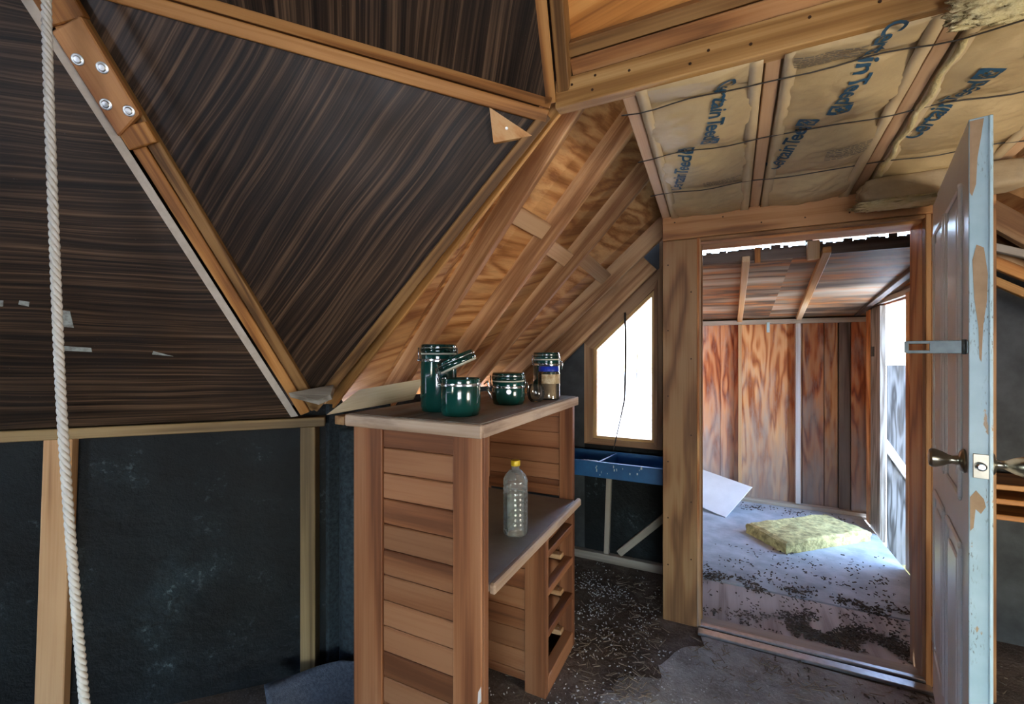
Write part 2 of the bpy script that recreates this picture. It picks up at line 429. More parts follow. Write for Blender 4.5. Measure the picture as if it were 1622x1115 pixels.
def floor_mat(name, c0, c1, c2, sc1):
    m, nt, b = newmat(name)
    g = G(nt)
    co = g.coord(False)
    f = g.noise(co, sc1, 8, 0.68)
    col = g.ramp(f, [(0.33, c0), (0.52, c1), (0.72, c2)])
    sp = g.noise(co, 120, 4, 0.6)
    col = g.mix(g.ramp(sp, [(0.56, 0.0), (0.70, 0.55)]), col, (c2[0] * 1.3, c2[1] * 1.3, c2[2] * 1.35))
    g.l(col, b.inputs['Base Color'])
    b.inputs['Roughness'].default_value = 0.9
    g.l(g.bump(g.noise(co, 45, 6, 0.7), 0.8, 0.012), b.inputs['Normal'])
    return m
M['floor'] = floor_mat('dirt_covered_floor', (0.028, 0.02, 0.014), (0.105, 0.076, 0.057), (0.26, 0.21, 0.175), 3.0)
M['carpet'] = floor_mat('grey_dirty_carpet', (0.17, 0.15, 0.135), (0.34, 0.325, 0.315), (0.48, 0.47, 0.465), 5.0)

# ------------------------------------------------------------------ builders
W = {}                                           # world matrices by object name
def world_of(o):
    return W[o.name] if o is not None else Matrix.Identity(4)

def link(o, parent, Mw):
    COL.objects.link(o)
    W[o.name] = Mw.copy()
    if parent is not None:
        o.parent = parent
        o.matrix_basis = world_of(parent).inverted() @ Mw
    else:
        o.matrix_basis = Mw
    return o

def tag(o, label=None, cat=None, group=None, kind=None):
    if label: o['label'] = label
    if cat: o['category'] = cat
    if group: o['group'] = group
    if kind: o['kind'] = kind
    return o

def root(name, loc, label, cat=None, group=None, kind=None, rz=0.0):
    o = bpy.data.objects.new(name, None)
    o.empty_display_size = 0.1
    link(o, None, Matrix.Translation(loc) @ Matrix.Rotation(rz, 4, 'Z'))
    return tag(o, label, cat, group, kind)

def struct(name, loc, label):
    return root(name, loc, label, kind='structure')

def mesh(name, verts, faces, mat, parent=None, Mw=None, smooth=False, bevel=0.0, seg=1, mats=None):
    me = bpy.data.meshes.new(name)
    bm = bmesh.new()
    vs = [bm.verts.new(v) for v in verts]
    for f in faces:
        try:
            bm.faces.new([vs[i] for i in f])
        except ValueError:
            pass
    bmesh.ops.recalc_face_normals(bm, faces=bm.faces)
    if bevel:
        bmesh.ops.bevel(bm, geom=list(bm.edges), offset=bevel, segments=seg, affect='EDGES', profile=0.5, clamp_overlap=True)
    bm.to_mesh(me)
    bm.free()
    if smooth:
        for p in me.polygons:
            p.use_smooth = True
    me.materials.append(M[mat] if isinstance(mat, str) else mat)
    o = bpy.data.objects.new(name, me)
    return link(o, parent, Mw if Mw is not None else Matrix.Identity(4))

def frame(o, x, zhint):
    x = V3(x).normalized()
    z = V3(zhint)
    z = (z - x * z.dot(x)).normalized()
    y = z.cross(x)
    m = Matrix((x, y, z)).transposed().to_4x4()
    m.translation = V3(o)
    return m

BOX = [(0, 3, 2, 1), (4, 5, 6, 7), (0, 1, 5, 4), (1, 2, 6, 5), (2, 3, 7, 6), (3, 0, 4, 7)]
def board(name, p0, p1, w, d, mat, parent=None, normal=(0, 0, 1), bevel=0.003, c0=0.0, c1=0.0):
    """plank from p0 to p1 (centre line of the face that looks along `normal`), width w, thickness d behind it; c0,c1 skew the ends"""
    p0, p1 = V3(p0), V3(p1)
    L = (p1 - p0).length
    mid = (p0 + p1) / 2
    fm = frame(mid, p1 - p0, normal)
    h = L / 2
    y = w / 2
    vs = []
    for z in (-d, 0):
        vs += [(-h + c0, -y, z), (h + c1, -y, z), (h - c1, y, z), (-h - c0, y, z)]
    return mesh(name, vs, BOX, mat, parent, fm, bevel=bevel)

def bx(name, x0, x1, y0, y1, z0, z1, mat, parent=None, axis=None, bevel=0.003):
    """axis-aligned box whose grain (local X) runs along `axis`"""
    dims = (x1 - x0, y1 - y0, z1 - z0)
    if axis is None:
        axis = dims.index(max(dims))
    c = V3(((x0 + x1) / 2, (y0 + y1) / 2, (z0 + z1) / 2))
    xa = [V3((1, 0, 0)), V3((0, 1, 0)), V3((0, 0, 1))][axis]
    zh = V3((0, 0, 1)) if axis != 2 else V3((1, 0, 0))
    fm = frame(c, xa, zh)
    inv = fm.inverted()
    pts = [V3(p) for p in ((x0, y0, z0), (x1, y0, z0), (x1, y1, z0), (x0, y1, z0), (x0, y0, z1), (x1, y0, z1), (x1, y1, z1), (x0, y1, z1))]
    return mesh(name, [inv @ p for p in pts], BOX, mat, parent, fm, bevel=bevel)

def slab(name, pts, thick, mat, parent=None, grain=None, front=None, bevel=0.0):
    """polygon prism: `pts` is the front outline in world space, thickness goes away from `front`"""
    pts = [V3(p) for p in pts]
    n = V3((0, 0, 0))
    for i in range(len(pts)):
        a, b = pts[i], pts[(i + 1) % len(pts)]
        n += V3(((a.y - b.y) * (a.z + b.z), (a.z - b.z) * (a.x + b.x), (a.x - b.x) * (a.y + b.y)))
    n.normalize()
    if front is not None and n.dot(V3(front)) < 0:
        n = -n
    c = sum(pts, V3((0, 0, 0))) / len(pts)
    fm = frame(c, grain if grain is not None else pts[1] - pts[0], n)
    inv = fm.inverted()
    lp = [inv @ p for p in pts]
    k = len(lp)
    vs = [tuple(p) for p in lp] + [(p.x, p.y, p.z - thick) for p in lp]
    fs = [tuple(range(k)), tuple(range(2 * k - 1, k - 1, -1))] + [(i, (i + 1) % k, k + (i + 1) % k, k + i) for i in range(k)]
    return mesh(name, vs, fs, mat, parent, fm, bevel=bevel)

def lathe(name, prof, mat, parent=None, loc=(0, 0, 0), seg=32, Mw=None, ang=0.0):
    vs, fs = [], []
    for r, z in prof:
        for k in range(seg):
            a = 2 * math.pi * k / seg + ang
            vs.append((r * math.cos(a), r * math.sin(a), z))
    for i in range(len(prof) - 1):
        for k in range(seg):
            fs.append((i * seg + k, i * seg + (k + 1) % seg, (i + 1) * seg + (k + 1) % seg, (i + 1) * seg + k))
    if prof[0][0] > 1e-4: fs.append(tuple(range(seg - 1, -1, -1)))
    if prof[-1][0] > 1e-4: fs.append(tuple((len(prof) - 1) * seg + k for k in range(seg)))
    o = mesh(name, vs, fs, mat, parent, Mw if Mw is not None else Matrix.Translation(loc))
    me = o.data
    for p in me.polygons:
        p.use_smooth = len(p.vertices) == 4
    sharp = [e for e in me.edges]
    try:
        me.set_sharp_from_angle(angle=math.radians(40))
    except Exception:
        pass
    return o

def tube(name, pts, r, mat, parent=None, seg=8, closed=False, rad=None):
    pts = [V3(p) for p in pts]
    n = len(pts)
    vs, fs = [], []
    org = pts[0].copy()
    ref = V3((0, 0, 1))
    prev = None
    for i in range(n):
        a = pts[(i - 1) % n] if (closed or i > 0) else pts[0]
        b = pts[(i + 1) % n] if (closed or i < n - 1) else pts[-1]
        t = (b - a).normalized()
        if prev is None:
            u = t.orthogonal().normalized()
        else:
            u = (prev - t * prev.dot(t)).normalized()
        prev = u
        w = t.cross(u)
        rr = rad[i] if rad else r
        for k in range(seg):
            q = 2 * math.pi * k / seg
            vs.append(tuple(pts[i] - org + (u * math.cos(q) + w * math.sin(q)) * rr))
    for i in range(n if closed else n - 1):
        j = (i + 1) % n
        for k in range(seg):
            fs.append((i * seg + k, i * seg + (k + 1) % seg, j * seg + (k + 1) % seg, j * seg + k))
    if not closed:
        fs.append(tuple(range(seg - 1, -1, -1)))
        fs.append(tuple((n - 1) * seg + k for k in range(seg)))
    return mesh(name, vs, fs, mat, parent, Matrix.Translation(org), smooth=True)

def lump(name, c, size, mat, parent=None, amp=0.2, freq=6.0, sub=4, rot=0.0, power=3.0, seed=0.0):
    """soft rounded block (superellipsoid) with a noisy surface"""
    me = bpy.data.meshes.new(name)
    bm = bmesh.new()
    bmesh.ops.create_icosphere(bm, subdivisions=sub, radius=1.0)
    for v in bm.verts:
        p = v.co
        d = (abs(p.x) ** power + abs(p.y) ** power + abs(p.z) ** power) ** (1 / power)
        q = p / d
        k = 1 + amp * noise.noise(q * freq + V3((seed, seed * 2, 0))) + amp * 0.5 * noise.noise(q * freq * 2.7 + V3((seed, 3, 1)))
        v.co = V3((q.x * size[0] * k, q.y * size[1] * k, q.z * size[2] * k))
    bm.to_mesh(me)
    bm.free()
    for p in me.polygons:
        p.use_smooth = True
    me.materials.append(M[mat])
    o = bpy.data.objects.new(name, me)
    return link(o, parent, Matrix.Translation(c) @ Matrix.Rotation(rot, 4, 'Z'))

# ------------------------------------------------------------------ ground and floors
gr = mesh('ground', [(-40, -40, -0.35), (40, -40, -0.35), (40, 40, -0.35), (-40, 40, -0.35)], [(0, 1, 2, 3)], 'sand')
tag(gr, 'bright sunlit ground outside the building', kind='structure')

fl_pts = [(-3.6, -0.45, 0), (-1.75, 1.5, 0), (-1.6, 3.12, 0), (-0.30, 3.12, 0), (-0.30, 2.595, 0), (0.985, 2.595, 0), (0.985, 3.12, 0), (2.22, 3.12, 0), (2.38, 1.5, 0), (3.5, 0.22, 0), (2.9, -2.75, 0), (-2.4, -2.75, 0)]
fl = slab('floor', fl_pts, 0.12, 'floor', None, grain=(1, 0, 0), front=(0, 0, 1))
tag(fl, 'dirt and litter covered floor of the dome room', kind='structure')

pf = struct('floor_porch', (0.35, 3.7, 0), 'dusty plywood floor of the porch beyond the doorway')
bx('floor_sheet', -0.36, 1.07, 2.60, 3.055, -0.03, -0.004, 'floor_ply', pf, 1)
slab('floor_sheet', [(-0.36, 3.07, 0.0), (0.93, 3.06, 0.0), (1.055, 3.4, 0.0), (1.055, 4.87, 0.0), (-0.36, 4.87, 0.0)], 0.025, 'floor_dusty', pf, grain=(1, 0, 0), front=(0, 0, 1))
bx('joist', -0.36, 1.05, 3.03, 3.07, -0.2, -0.03, 'dark_board', pf)

# ------------------------------------------------------------------ dome hubs
H0 = V3((-3.383, -0.419, 1.153)); H1 = V3((-1.615, 1.349, 1.153)); H2 = V3((-0.53, 1.45, 2.27)); H3 = V3((-1.70, 0.508, 2.50))
H5 = V3((-0.285, 0.40, 3.16)); H6 = V3((1.15, 1.45, 2.27)); H5b = V3((0.905, 0.40, 3.16))
H1r = V3((2.235, 1.349, 1.153)); H0r = V3((3.295, 0.29, 1.153)); H3r = V3((2.32, 0.508, 2.50))
DC = V3((0.31, -0.4, 0.9))

dome = struct('ceiling', (0.31, 0.5, 2.6), 'dome ceiling of dark woodgrain triangles between doubled wooden struts')

def tri_normal(a, b, c):
    n = (b - a).cross(c - a).normalized()
    if n.dot(DC - (a + b + c) / 3) < 0:
        n = -n
    return n

def inset_tri(pts, d):
    """move the three edges of a triangle inward by d (list)"""
    out = []
    n = (pts[1] - pts[0]).cross(pts[2] - pts[0]).normalized()
    k = 3
    lines = []
    for i in range(k):
        a, b = pts[i], pts[(i + 1) % k]
        t = (b - a).normalized()
        inn = n.cross(t)
        lines.append((a + inn * d[i], t))
    for i in range(k):
        p, t = lines[i - 1]
        q, u = lines[i]
        # intersection of p+s t and q+r u
        w = q - p
        cr = t.cross(u)
        s = w.cross(u).dot(cr) / cr.length_squared
        out.append(p + t * s)
    return out

SW = 0.041
def strut(a, b, third, mat, shrink0=0.03, shrink1=0.03, w=SW, d=0.09, lift=0.0):
    n = tri_normal(a, b, third)
    t = (b - a).normalized()
    inn = n.cross(t)
    if inn.dot(third - a) < 0:
        inn = -inn
    off = inn * (w / 2 + 0.002) + n * lift
    return board('strut', a + t * shrink0 + off, b - t * shrink1 + off, w, d, mat, dome, n)

def tri_panel(a, b, c, ins, mat, grain, lift, thick=0.012, name='panel'):
    n = tri_normal(a, b, c)
    pts = inset_tri([a, b, c], ins)
    return slab(name, [p + n * lift for p in pts], thick, mat, dome, grain=grain, front=n)

def skin(a, b, c, k=0.16):  # unseen outer layer, added to seal light leaks at panel edges
    n = tri_normal(a, b, c)
    m_ = (a + b + c) / 3
    pts = [p + (p - m_).normalized() * k - n * 0.115 for p in (a, b, c)]
    return slab('light_seal_skin', pts, 0.015, 'dark_wood', dome, front=n)
for t_ in ((H0, H1, H3), (H1, H2, H3), (H2, H5, H3), (H2, H6, H5), (H6, H5b, H5), (H6, H1r, H3r), (H6, H3r, H5b), (H1r, H0r, H3r)):
    skin(*t_, k=0.03 if (t_[0] is H2 and t_[1] is H6) or (t_[0] is H1 and t_[1] is H2) else 0.05 if t_[0] is H2 else 0.16)
# T1: lower left triangle, its panel stands proud of the struts
nT1 = tri_normal(H0, H1, H3)
p1 = tri_panel(H0, H1, H3, [0.012, 0.075, -0.06], 'paneling', H1 - H0, 0.012)
strut(H1, H3, H0, 'strut_warm')
q = inset_tri([H0, H1, H3], [0.012, 0.050, 0.05])
q2 = inset_tri([H0, H1, H3], [0.012, 0.074, 0.05])
eb = slab('edge_strip', [q[1] + nT1 * 0.006, q[2] + nT1 * 0.006, q2[2] + nT1 * 0.0135, q2[1] + nT1 * 0.0135], 0.012, 'edge_pale', dome, front=nT1)
eb['label'] = 'pale bare edge of the dark panel'
# T2: big triangle in the middle
strut(H1, H3, H2, 'strut')
strut(H1, H2, H3, 'strut')
strut(H2, H3, H1, 'strut_warm')
tri_panel(H1, H2, H3, [0.043, 0.043, 0.043], 'paneling', H2 - H1, -0.022)
# T3: above the H2-H3 beam
strut(H2, H3, H5, 'strut_warm')
strut(H2, H5, H3, 'strut_warm')
strut(H3, H5, H2, 'strut')
tri_panel(H2, H5, H3, [0.036, 0.036, 0.036], 'paneling', (H5 - H2) + (H5 - H3) * 0.55, 0.004)
# T4: plywood triangle above the entry beam
H2t, H6t = H2 + V3((0.0, -0.012, 0.098)), H6 + V3((0, -0.012, 0.098))
strut(H2 + V3((0, 0, 0.03)), H5, H6, 'strut')
strut(H2t, H6t, H5, 'header', 0.06, 0.02, w=0.052)
nT4 = tri_normal(H2t, H6t, H5)
iT4 = nT4.cross((H6t - H2t).normalized())
if iT4.z < 0: iT4 = -iT4
strut(H2t + iT4 * 0.058, H6t + iT4 * 0.058, H5, 'strut', 0.045, 0.02, lift=0.006)
strut(H6t, H5, H2t, 'strut')
tri_panel(H2t, H6t, H5, [0.100, 0.043, 0.043], 'ply_ceiling', (1, -0.14, 0.12), -0.03)
# right-hand and rear triangles that close the dome
for a, b, c in ((H6, H5b, H5), (H6, H1r, H3r), (H6, H3r, H5b), (H1r, H0r, H3r)):
    tri_panel(a, b, c, [0.03, 0.03, 0.03], 'paneling', b - a, -0.02)
    strut(a, b, c, 'strut')
R0 = V3((-2.1, -2.6, 1.153)); R1 = V3((2.7, -2.6, 1.153)); R2 = V3((-1.5, -2.3, 2.3)); R3 = V3((2.1, -2.3, 2.3)); AP = V3((0.31, -0.9, 3.35))
for a, b, c in ((H0, R0, H3), (R0, R2, H3), (H3, R2, AP), (H3, AP, H5), (H5, AP, H5b), (R2, R3, AP), (R3, H3r, AP), (H3r, H5b, AP), (R1, H0r, H3r), (R1, R3, H3r), (R0, R1, R2), (R1, R3, R2)):
    if (a, b, c) in ((R0, R1, R2), (R1, R3, R2)):
        continue
    tri_panel(a, b, c, [0.0, 0.0, 0.0], 'paneling', b - a, -0.02)
    skin(a, b, c, k=0.2)
# bolted wooden plate at the top of the left strut
def on(p, a, b):
    return a + (b - a) * p
edir = (H3 - H1).normalized()
g0 = on(0.738, H1, H3); g1 = on(0.905, H1, H3)
nS1 = (tri_normal(H1, H3, H2) + nT1).normalized()
gs = board('gusset', g0 + nS1 * 0.030, g1 + nS1 * 0.030, 0.092, 0.028, 'gusset', dome, nS1, c0=0.02, c1=0.008, bevel=0.004)
gs['label'] = 'reddish plate with four round bolts'
gy = nS1.cross(edir)
gb = board('gusset', on(0.700, H1, H3) + nS1 * 0.022, g0 + nS1 * 0.022, 0.088, 0.026, 'strut_warm', dome, nS1)
for s, tt in ((-1, 0.759), (1, 0.779), (-1, 0.832), (1, 0.853)):
    c = on(tt, H1, H3) + gy * s * 0.024 + nS1 * 0.030
    mm = frame(c, edir, nS1)
    bo = lathe('bolt', [(0.016, 0), (0.016, 0.0015), (0.013, 0.0028), (0.0105, 0.0022), (0.009, 0.0032), (0.008, 0.0045), (0.0, 0.005)], 'tin', gs, seg=16, Mw=mm)
# second plate that runs on from the hub, top left
board('gusset', on(0.91, H1, H3) + nS1 * 0.012, H3 + nS1 * 0.012 + edir * 0.12, 0.10, 0.03, 'strut_warm', dome, nS1)
# small plywood corner plate near the middle hub
nT2 = tri_normal(H1, H2, H3)
def on_tri(px_a, px_b, lift):      # barycentric from H2 along H2->H3 and H2->H1
    return H2 + (H3 - H2) * px_a + (H1 - H2) * px_b + nT2 * lift
cg = slab('gusset', [on_tri(0.139, 0.031, 0.0), on_tri(0.079, 0.106, 0.0), on_tri(0.013, 0.067, 0.0)], 0.018, 'osb', dome, grain=(1, 0.4, -1), front=nT2)
cg['label'] = 'small orange plywood triangle'
c = on_tri(0.075, 0.066, 0.0005)
lathe('screw', [(0.0055, 0), (0.005, 0.002), (0.0, 0.0025)], 'tin', cg, seg=10, Mw=frame(c, edir, nT2))
# paper scraps left on the lower left panel (on its plane)
def on_t1(u, v, lift=0.0135):       # u metres left of H1 along the base, v metres up the slope
    bdir = (H0 - H1).normalized()
    up = nT1.cross(bdir)
    if up.z < 0: up = -up
    return H1 + bdir * u + up * v + nT1 * lift
def scrap(pts, mat='scrap_paper', label=None):
    o = slab('paper_scrap', [on_t1(u, v) for u, v in pts], 0.0012, mat, p1, front=nT1)
    return o
scrap([(1.16, 0.435), (0.98, 0.43), (0.935, 0.44), (0.93, 0.455), (0.99, 0.46), (1.16, 0.462)])
scrap([(0.985, 0.468), (0.915, 0.47), (0.91, 0.49), (0.96, 0.495)], 'scrap_paper')
scrap([(0.80, 0.405), (0.745, 0.40), (0.745, 0.46), (0.77, 0.462), (0.80, 0.43)], 'scrap_paper')
scrap([(0.795, 0.315), (0.71, 0.31), (0.71, 0.325), (0.795, 0.333)])
scrap([(0.535, 0.30), (0.47, 0.292), (0.53, 0.313)])
scrap([(0.875, 0.478), (0.85, 0.472), (0.845, 0.488), (0.87, 0.492)])

# ------------------------------------------------------------------ left knee wall
wl = struct('wall_left', (-2.1, 0.85, 0), 'low black tar papered wall under the dark dome triangle')
bdir = (H1 - H0).normalized()
nW = V3((0.7071, -0.7071, 0))
def wl_pt(s, z, off=0.0):           # s metres left of the corner post
    p = H1 - bdir * s + nW * off
    return V3((p.x, p.y, z))
slab('tar_paper', [wl_pt(-0.08, 0, -0.06), wl_pt(2.5, 0, -0.06), wl_pt(2.5, 1.2, -0.06), wl_pt(-0.08, 1.2, -0.06)], 0.02, 'tar', wl, grain=bdir, front=nW)
board('top_plate', wl_pt(-0.045, 1.152, -0.035), wl_pt(2.5, 1.152, -0.035), 0.09, 0.04, 'olive', wl, (0, 0, 1))
board('stud', wl_pt(0.905, 0.0, -0.012), wl_pt(0.875, 1.11, -0.012), 0.085, 0.045, 'stud', wl, nW)
board('post', wl_pt(0.025, 0.0, 0.0), wl_pt(0.025, 1.112, 0.0), 0.062, 0.08, 'olive', wl, (0.55, -0.83, 0))

# ------------------------------------------------------------------ eave wall behind the cabinet
we = struct('wall_eave', (-1.55, 2.2, 0), 'low felt covered wall behind the wooden hutch')
slab('felt', [(-1.603, 1.42, 0), (-1.44, 3.06, 0), (-1.44, 3.06, 1.2), (-1.603, 1.42, 1.2)], 0.02, 'felt', we, grain=(0, 1, 0), front=(1, 0, 0))
board('top_plate', (-1.592, 1.45, 1.148), (-1.445, 3.06, 1.148), 0.10, 0.04, 'rafter', we, (0, 0, 1))
tube('felt_roll', [(-1.55, 1.53, 0.0), (-1.55, 1.53, 1.08)], 0.075, 'felt', we, seg=16)

# ------------------------------------------------------------------ dormer roof over the eave wall: rafters, sheathing, blocking
dr = struct('ceiling_dormer', (-1.0, 2.2, 1.8), 'open dormer roof slope with bare rafters and orange plywood sheathing')
RB = [((-1.62, 1.43, 1.10), (-0.50, 1.50, 2.275)), ((-1.60, 1.80, 1.11), (-0.547, 1.80, 2.455)), ((-1.535, 2.13, 1.13), (-0.406, 2.13, 2.465)),
      ((-1.52, 2.45, 1.13), (-0.391, 2.45, 2.342)), ((-1.49, 2.85, 1.13), (-0.359, 2.85, 2.134)), ((-1.47, 3.02, 1.09), (-0.359, 3.02, 2.10))]
NR = V3((0.72, 0, -0.69))
RBx = []
for i, (a, b) in enumerate(RB):
    a, b = V3(a), V3(b)
    d = (b - a)
    a2 = a - d * 0.03
    b2 = a + d * (1.0 if i == 0 else 1.35)
    RBx.append((a2, b2))
    if i == 0:
        board('rafter', a2 + V3((-0.03, 0.012, 0.03)), b2 + V3((-0.03, 0.012, 0.03)), 0.016, 0.09, 'beam', dr, NR)
    elif i < 5:
        board('rafter', a2, b2, 0.036, 0.125, 'rafter', dr, NR)
    else:
        board('rafter', (-1.47, 2.99, 0.965), (-0.41, 2.99, 1.969), 0.05, 0.22, 'rafter', dr, NR)
def up(p, i, k=0.10):
    a, b = RBx[i]
    d = (b - a).normalized()
    n = (NR - d * NR.dot(d)).normalized()
    return p - n * k
for i in range(5):
    a, b = RBx[i]
    c, d = RBx[i + 1]
    sl = 0.085
    slab('sheathing', [up(a, i, sl + .02), up(b, i, sl + .02), up(d, i + 1, sl + .02), up(c, i + 1, sl + .02)], 0.02, 'ply', dr, grain=(0.15, 1, 0.1) if i % 2 else (0.3, 1, 0.3), front=NR)
# blocking between the rafters
def raf(i, f, k):
    a, b = RB[i]
    a, b = V3(a), V3(b)
    p = a + (b - a) * f
    return up(p, i, k)
for i, f0, f1 in ((1, 0.70, 0.66), (2, 0.63, 0.655), (3, 0.69, 0.73), (4, 0.74, 0.74)):
    if i + 1 > 5: continue
    p, q_ = raf(i, f0, 0.05), raf(i + 1, f1, 0.05)
    board('blocking', p + V3((0, 0.024, 0)), q_ - V3((0, 0.024, 0)), 0.085, 0.04, 'stud', dr, V3((0.72, 0, -0.69)))
# right-hand slope, then unseen ridge and gable covers added against light leaks
mir = lambda p: V3((0.62 - p.x, p.y, p.z))
for i in range(1, 6):
    a, b = mir(RBx[i][0]), mir(RBx[i][1])
    board('rafter', a, b, 0.042, 0.115, 'rafter', dr, V3((-0.72, 0, -0.69)))
for i in range(5):
    P = [mir(up(RBx[i][0], i)), mir(up(RBx[i][1], i)), mir(up(RBx[i + 1][1], i + 1)), mir(up(RBx[i + 1][0], i + 1))]
    slab('sheathing', P, 0.02, 'ply', dr, grain=(0, 1, 0), front=(-0.7, 0, -0.7))
slab('ridge_cover', [(-0.35, 1.38, 2.9), (0.97, 1.38, 2.9), (0.97, 2.7, 2.6), (-0.35, 2.7, 2.6)], 0.02, 'dark_wood', dr, front=(0, 0, -1))
slab('gable_light_seal', [(-0.40, 1.50, 2.30), (1.02, 1.50, 2.30), (0.9, 1.50, 2.95), (-0.28, 1.50, 2.95)], 0.02, 'dark_wood', dr, front=(0, -1, 0))
slab('gable_light_seal', [(-0.312, 2.64, 2.19), (0.99, 2.64, 2.19), (0.99, 2.64, 2.8), (-0.312, 2.64, 2.8)], 0.015, 'dark_wood', dr, front=(0, -1, 0))

# ------------------------------------------------------------------ entry ceiling: beam, joists, wires
def ZC(y): return 2.456 - 0.123 * y
ce = struct('ceiling_entry', (0.31, 2.0, 2.2), 'low ceiling over the entry with joists and support wires')
board('beam', (-0.53, 1.425, 2.318), (1.15, 1.425, 2.325), 0.096, 0.05, 'beam', ce, (0, -1, 0))
for x, w in ((-0.292, 0.042), (0.12, 0.042), (0.52, 0.042), (0.95, 0.042)):
    board('joist', (x, 1.455, ZC(1.455)), (x, 2.50, ZC(2.50)), w, 0.12, 'stud', ce, (0, 0, -1))
for k, y in enumerate((1.545, 1.855, 2.185)):
    pts = []
    for i in range(25):
        x = -0.33 + i * 1.32 / 24
        pts.append((x, y + 0.006 * math.sin(i * 1.3 + k), ZC(y) - 0.010 - 0.004 * math.sin(i * 0.9 + k * 2)))
    tube('support_wire', pts, 0.0022, 'wire', ce, seg=6)
for x, z in ((-0.47, 2.335), (-0.40, 2.30), (-0.39, 2.345), (-0.28, 2.33), (-0.05, 2.325), (0.06, 2.31), (0.2, 2.34), (-0.1, 2.30), (0.35, 2.33)):
    lathe('nail_head', [(0.0045, 0), (0.004, 0.0015), (0.0, 0.002)], 'nail', ce, seg=8, Mw=frame((x, 1.4255 - 0.001, z), (1, 0, 0), (0, -1, 0)))

# insulation batts ---------------------------------------------------
WY = (1.22, 1.545, 1.855, 2.185, 2.515)
def bulge(x, y, x0, x1, seed):
    u = min(max((x - x0) / (x1 - x0), 0.0), 1.0)
    a = max(math.sin(math.pi * u), 0.0) ** 0.45
    for i in range(4):
        if WY[i] <= y <= WY[i + 1]:
            v = (y - WY[i]) / (WY[i + 1] - WY[i])
            b = max(math.sin(math.pi * v), 0.0) ** 0.55
            break
    else:
        b = 0.0
    wr = noise.noise(V3((x * 9 + seed, y * 9, 0))) * 0.008 + abs(noise.noise(V3((x * 16 + y * 10 + seed, y * 22, 3)))) * 0.010
    return -0.012 + a * (0.006 + 0.030 * b) + a * wr
def batt_z(x, y, x0, x1, seed):
    return ZC(y) - bulge(x, y, x0, x1, seed)

def brand_mesh():
    """the printed word with tight letter gaps, one mesh"""
    bm = bmesh.new()
    x = 0.0
    for piece, gap in (('Certain', -0.04), ('T', -0.20), ('eed', 0.0)):
        me = text_mesh(piece)
        x0 = min(v.co.x for v in me.vertices)
        for v in me.vertices:
            v.co.x += x - x0
        x = max(v.co.x for v in me.vertices) + 0.05 + gap
        bm.from_mesh(me)
        bpy.data.meshes.remove(me)
    out = bpy.data.meshes.new('word')
    bm.to_mesh(out)
    bm.free()
    return out

def text_mesh(body):
    cu = bpy.data.curves.new('lettering', 'FONT')
    cu.body = body
    cu.size = 1.0
    cu.offset = 0.018
    cu.space_character = 0.93
    cu.resolution_u = 3
    to = bpy.data.objects.new('lettering', cu)
    COL.objects.link(to)
    dg = bpy.context.evaluated_depsgraph_get()
    me = bpy.data.meshes.new_from_object(to.evaluated_get(dg))
    bpy.data.objects.remove(to)
    bpy.data.curves.remove(cu)
    return me

def print_on(batt, body, start, end, height, x0, x1, seed, flip):
    """ink on the batt facing, from start to end (x, y); the logo square follows the last letter"""
    me = brand_mesh()
    bm = bmesh.new()
    bm.from_mesh(me)
    bpy.data.meshes.remove(me)
    bmesh.ops.triangulate(bm, faces=bm.faces)
    for _ in range(4):
        bmesh.ops.subdivide_edges(bm, edges=[e for e in bm.edges if e.calc_length() > 0.13], cuts=1, use_grid_fill=False)
        bmesh.ops.triangulate(bm, faces=[f for f in bm.faces if len(f.verts) > 3])
    w = max(v.co.x for v in bm.verts)
    logo = 0.62
    a, b = V3((start[0], start[1], 0)), V3((end[0], end[1], 0))
    L = (b - a).length
    k = L / (w + logo + 0.12)
    t = (b - a).normalized()
    # seen from below the letter tops point to the right of the reading direction as seen from above
    s = V3((t.y, -t.x, 0))
    ox = V3((0, 0, 0))
    def place(px, py):
        p = a + t * (px * k) + s * (py * height)
        return V3((p.x, p.y, batt_z(p.x, p.y, x0, x1, seed) - 0.0045))
    for v in bm.verts:
        v.co = place(v.co.x, v.co.y)
    me2 = bpy.data.meshes.new('lettering')
    bm.to_mesh(me2)
    bm.free()
    me2.materials.append(M['ink'])
    o = bpy.data.objects.new('lettering', me2)
    link(o, batt, Matrix.Identity(4))
    # square emblem: solid square with a small house outline left open
    vs, fs = [], []
    lx0 = w + 0.12
    cells = [[1, 1, 1, 1, 1, 1, 1], [1, 1, 1, 0, 1, 1, 1], [1, 1, 0, 1, 0, 1, 1], [1, 0, 1, 1, 1, 0, 1], [1, 1, 0, 1, 0, 1, 1], [1, 1, 0, 0, 0, 1, 1], [1, 1, 1, 1, 1, 1, 1]]
    for r in range(7):
        for q_ in range(7):
            if not cells[6 - r][q_]:
                continue
            x_, y_ = lx0 + q_ * logo / 7, -0.05 + r * 0.82 / 7
            i0 = len(vs)
            for dx, dy in ((0, 0), (1, 0), (1, 1), (0, 1)):
                vs.append(tuple(place(x_ + dx * logo / 7, y_ + dy * 0.82 / 7)))
            fs.append((i0, i0 + 1, i0 + 2, i0 + 3))
    mesh('emblem', vs, fs, 'ink', batt)

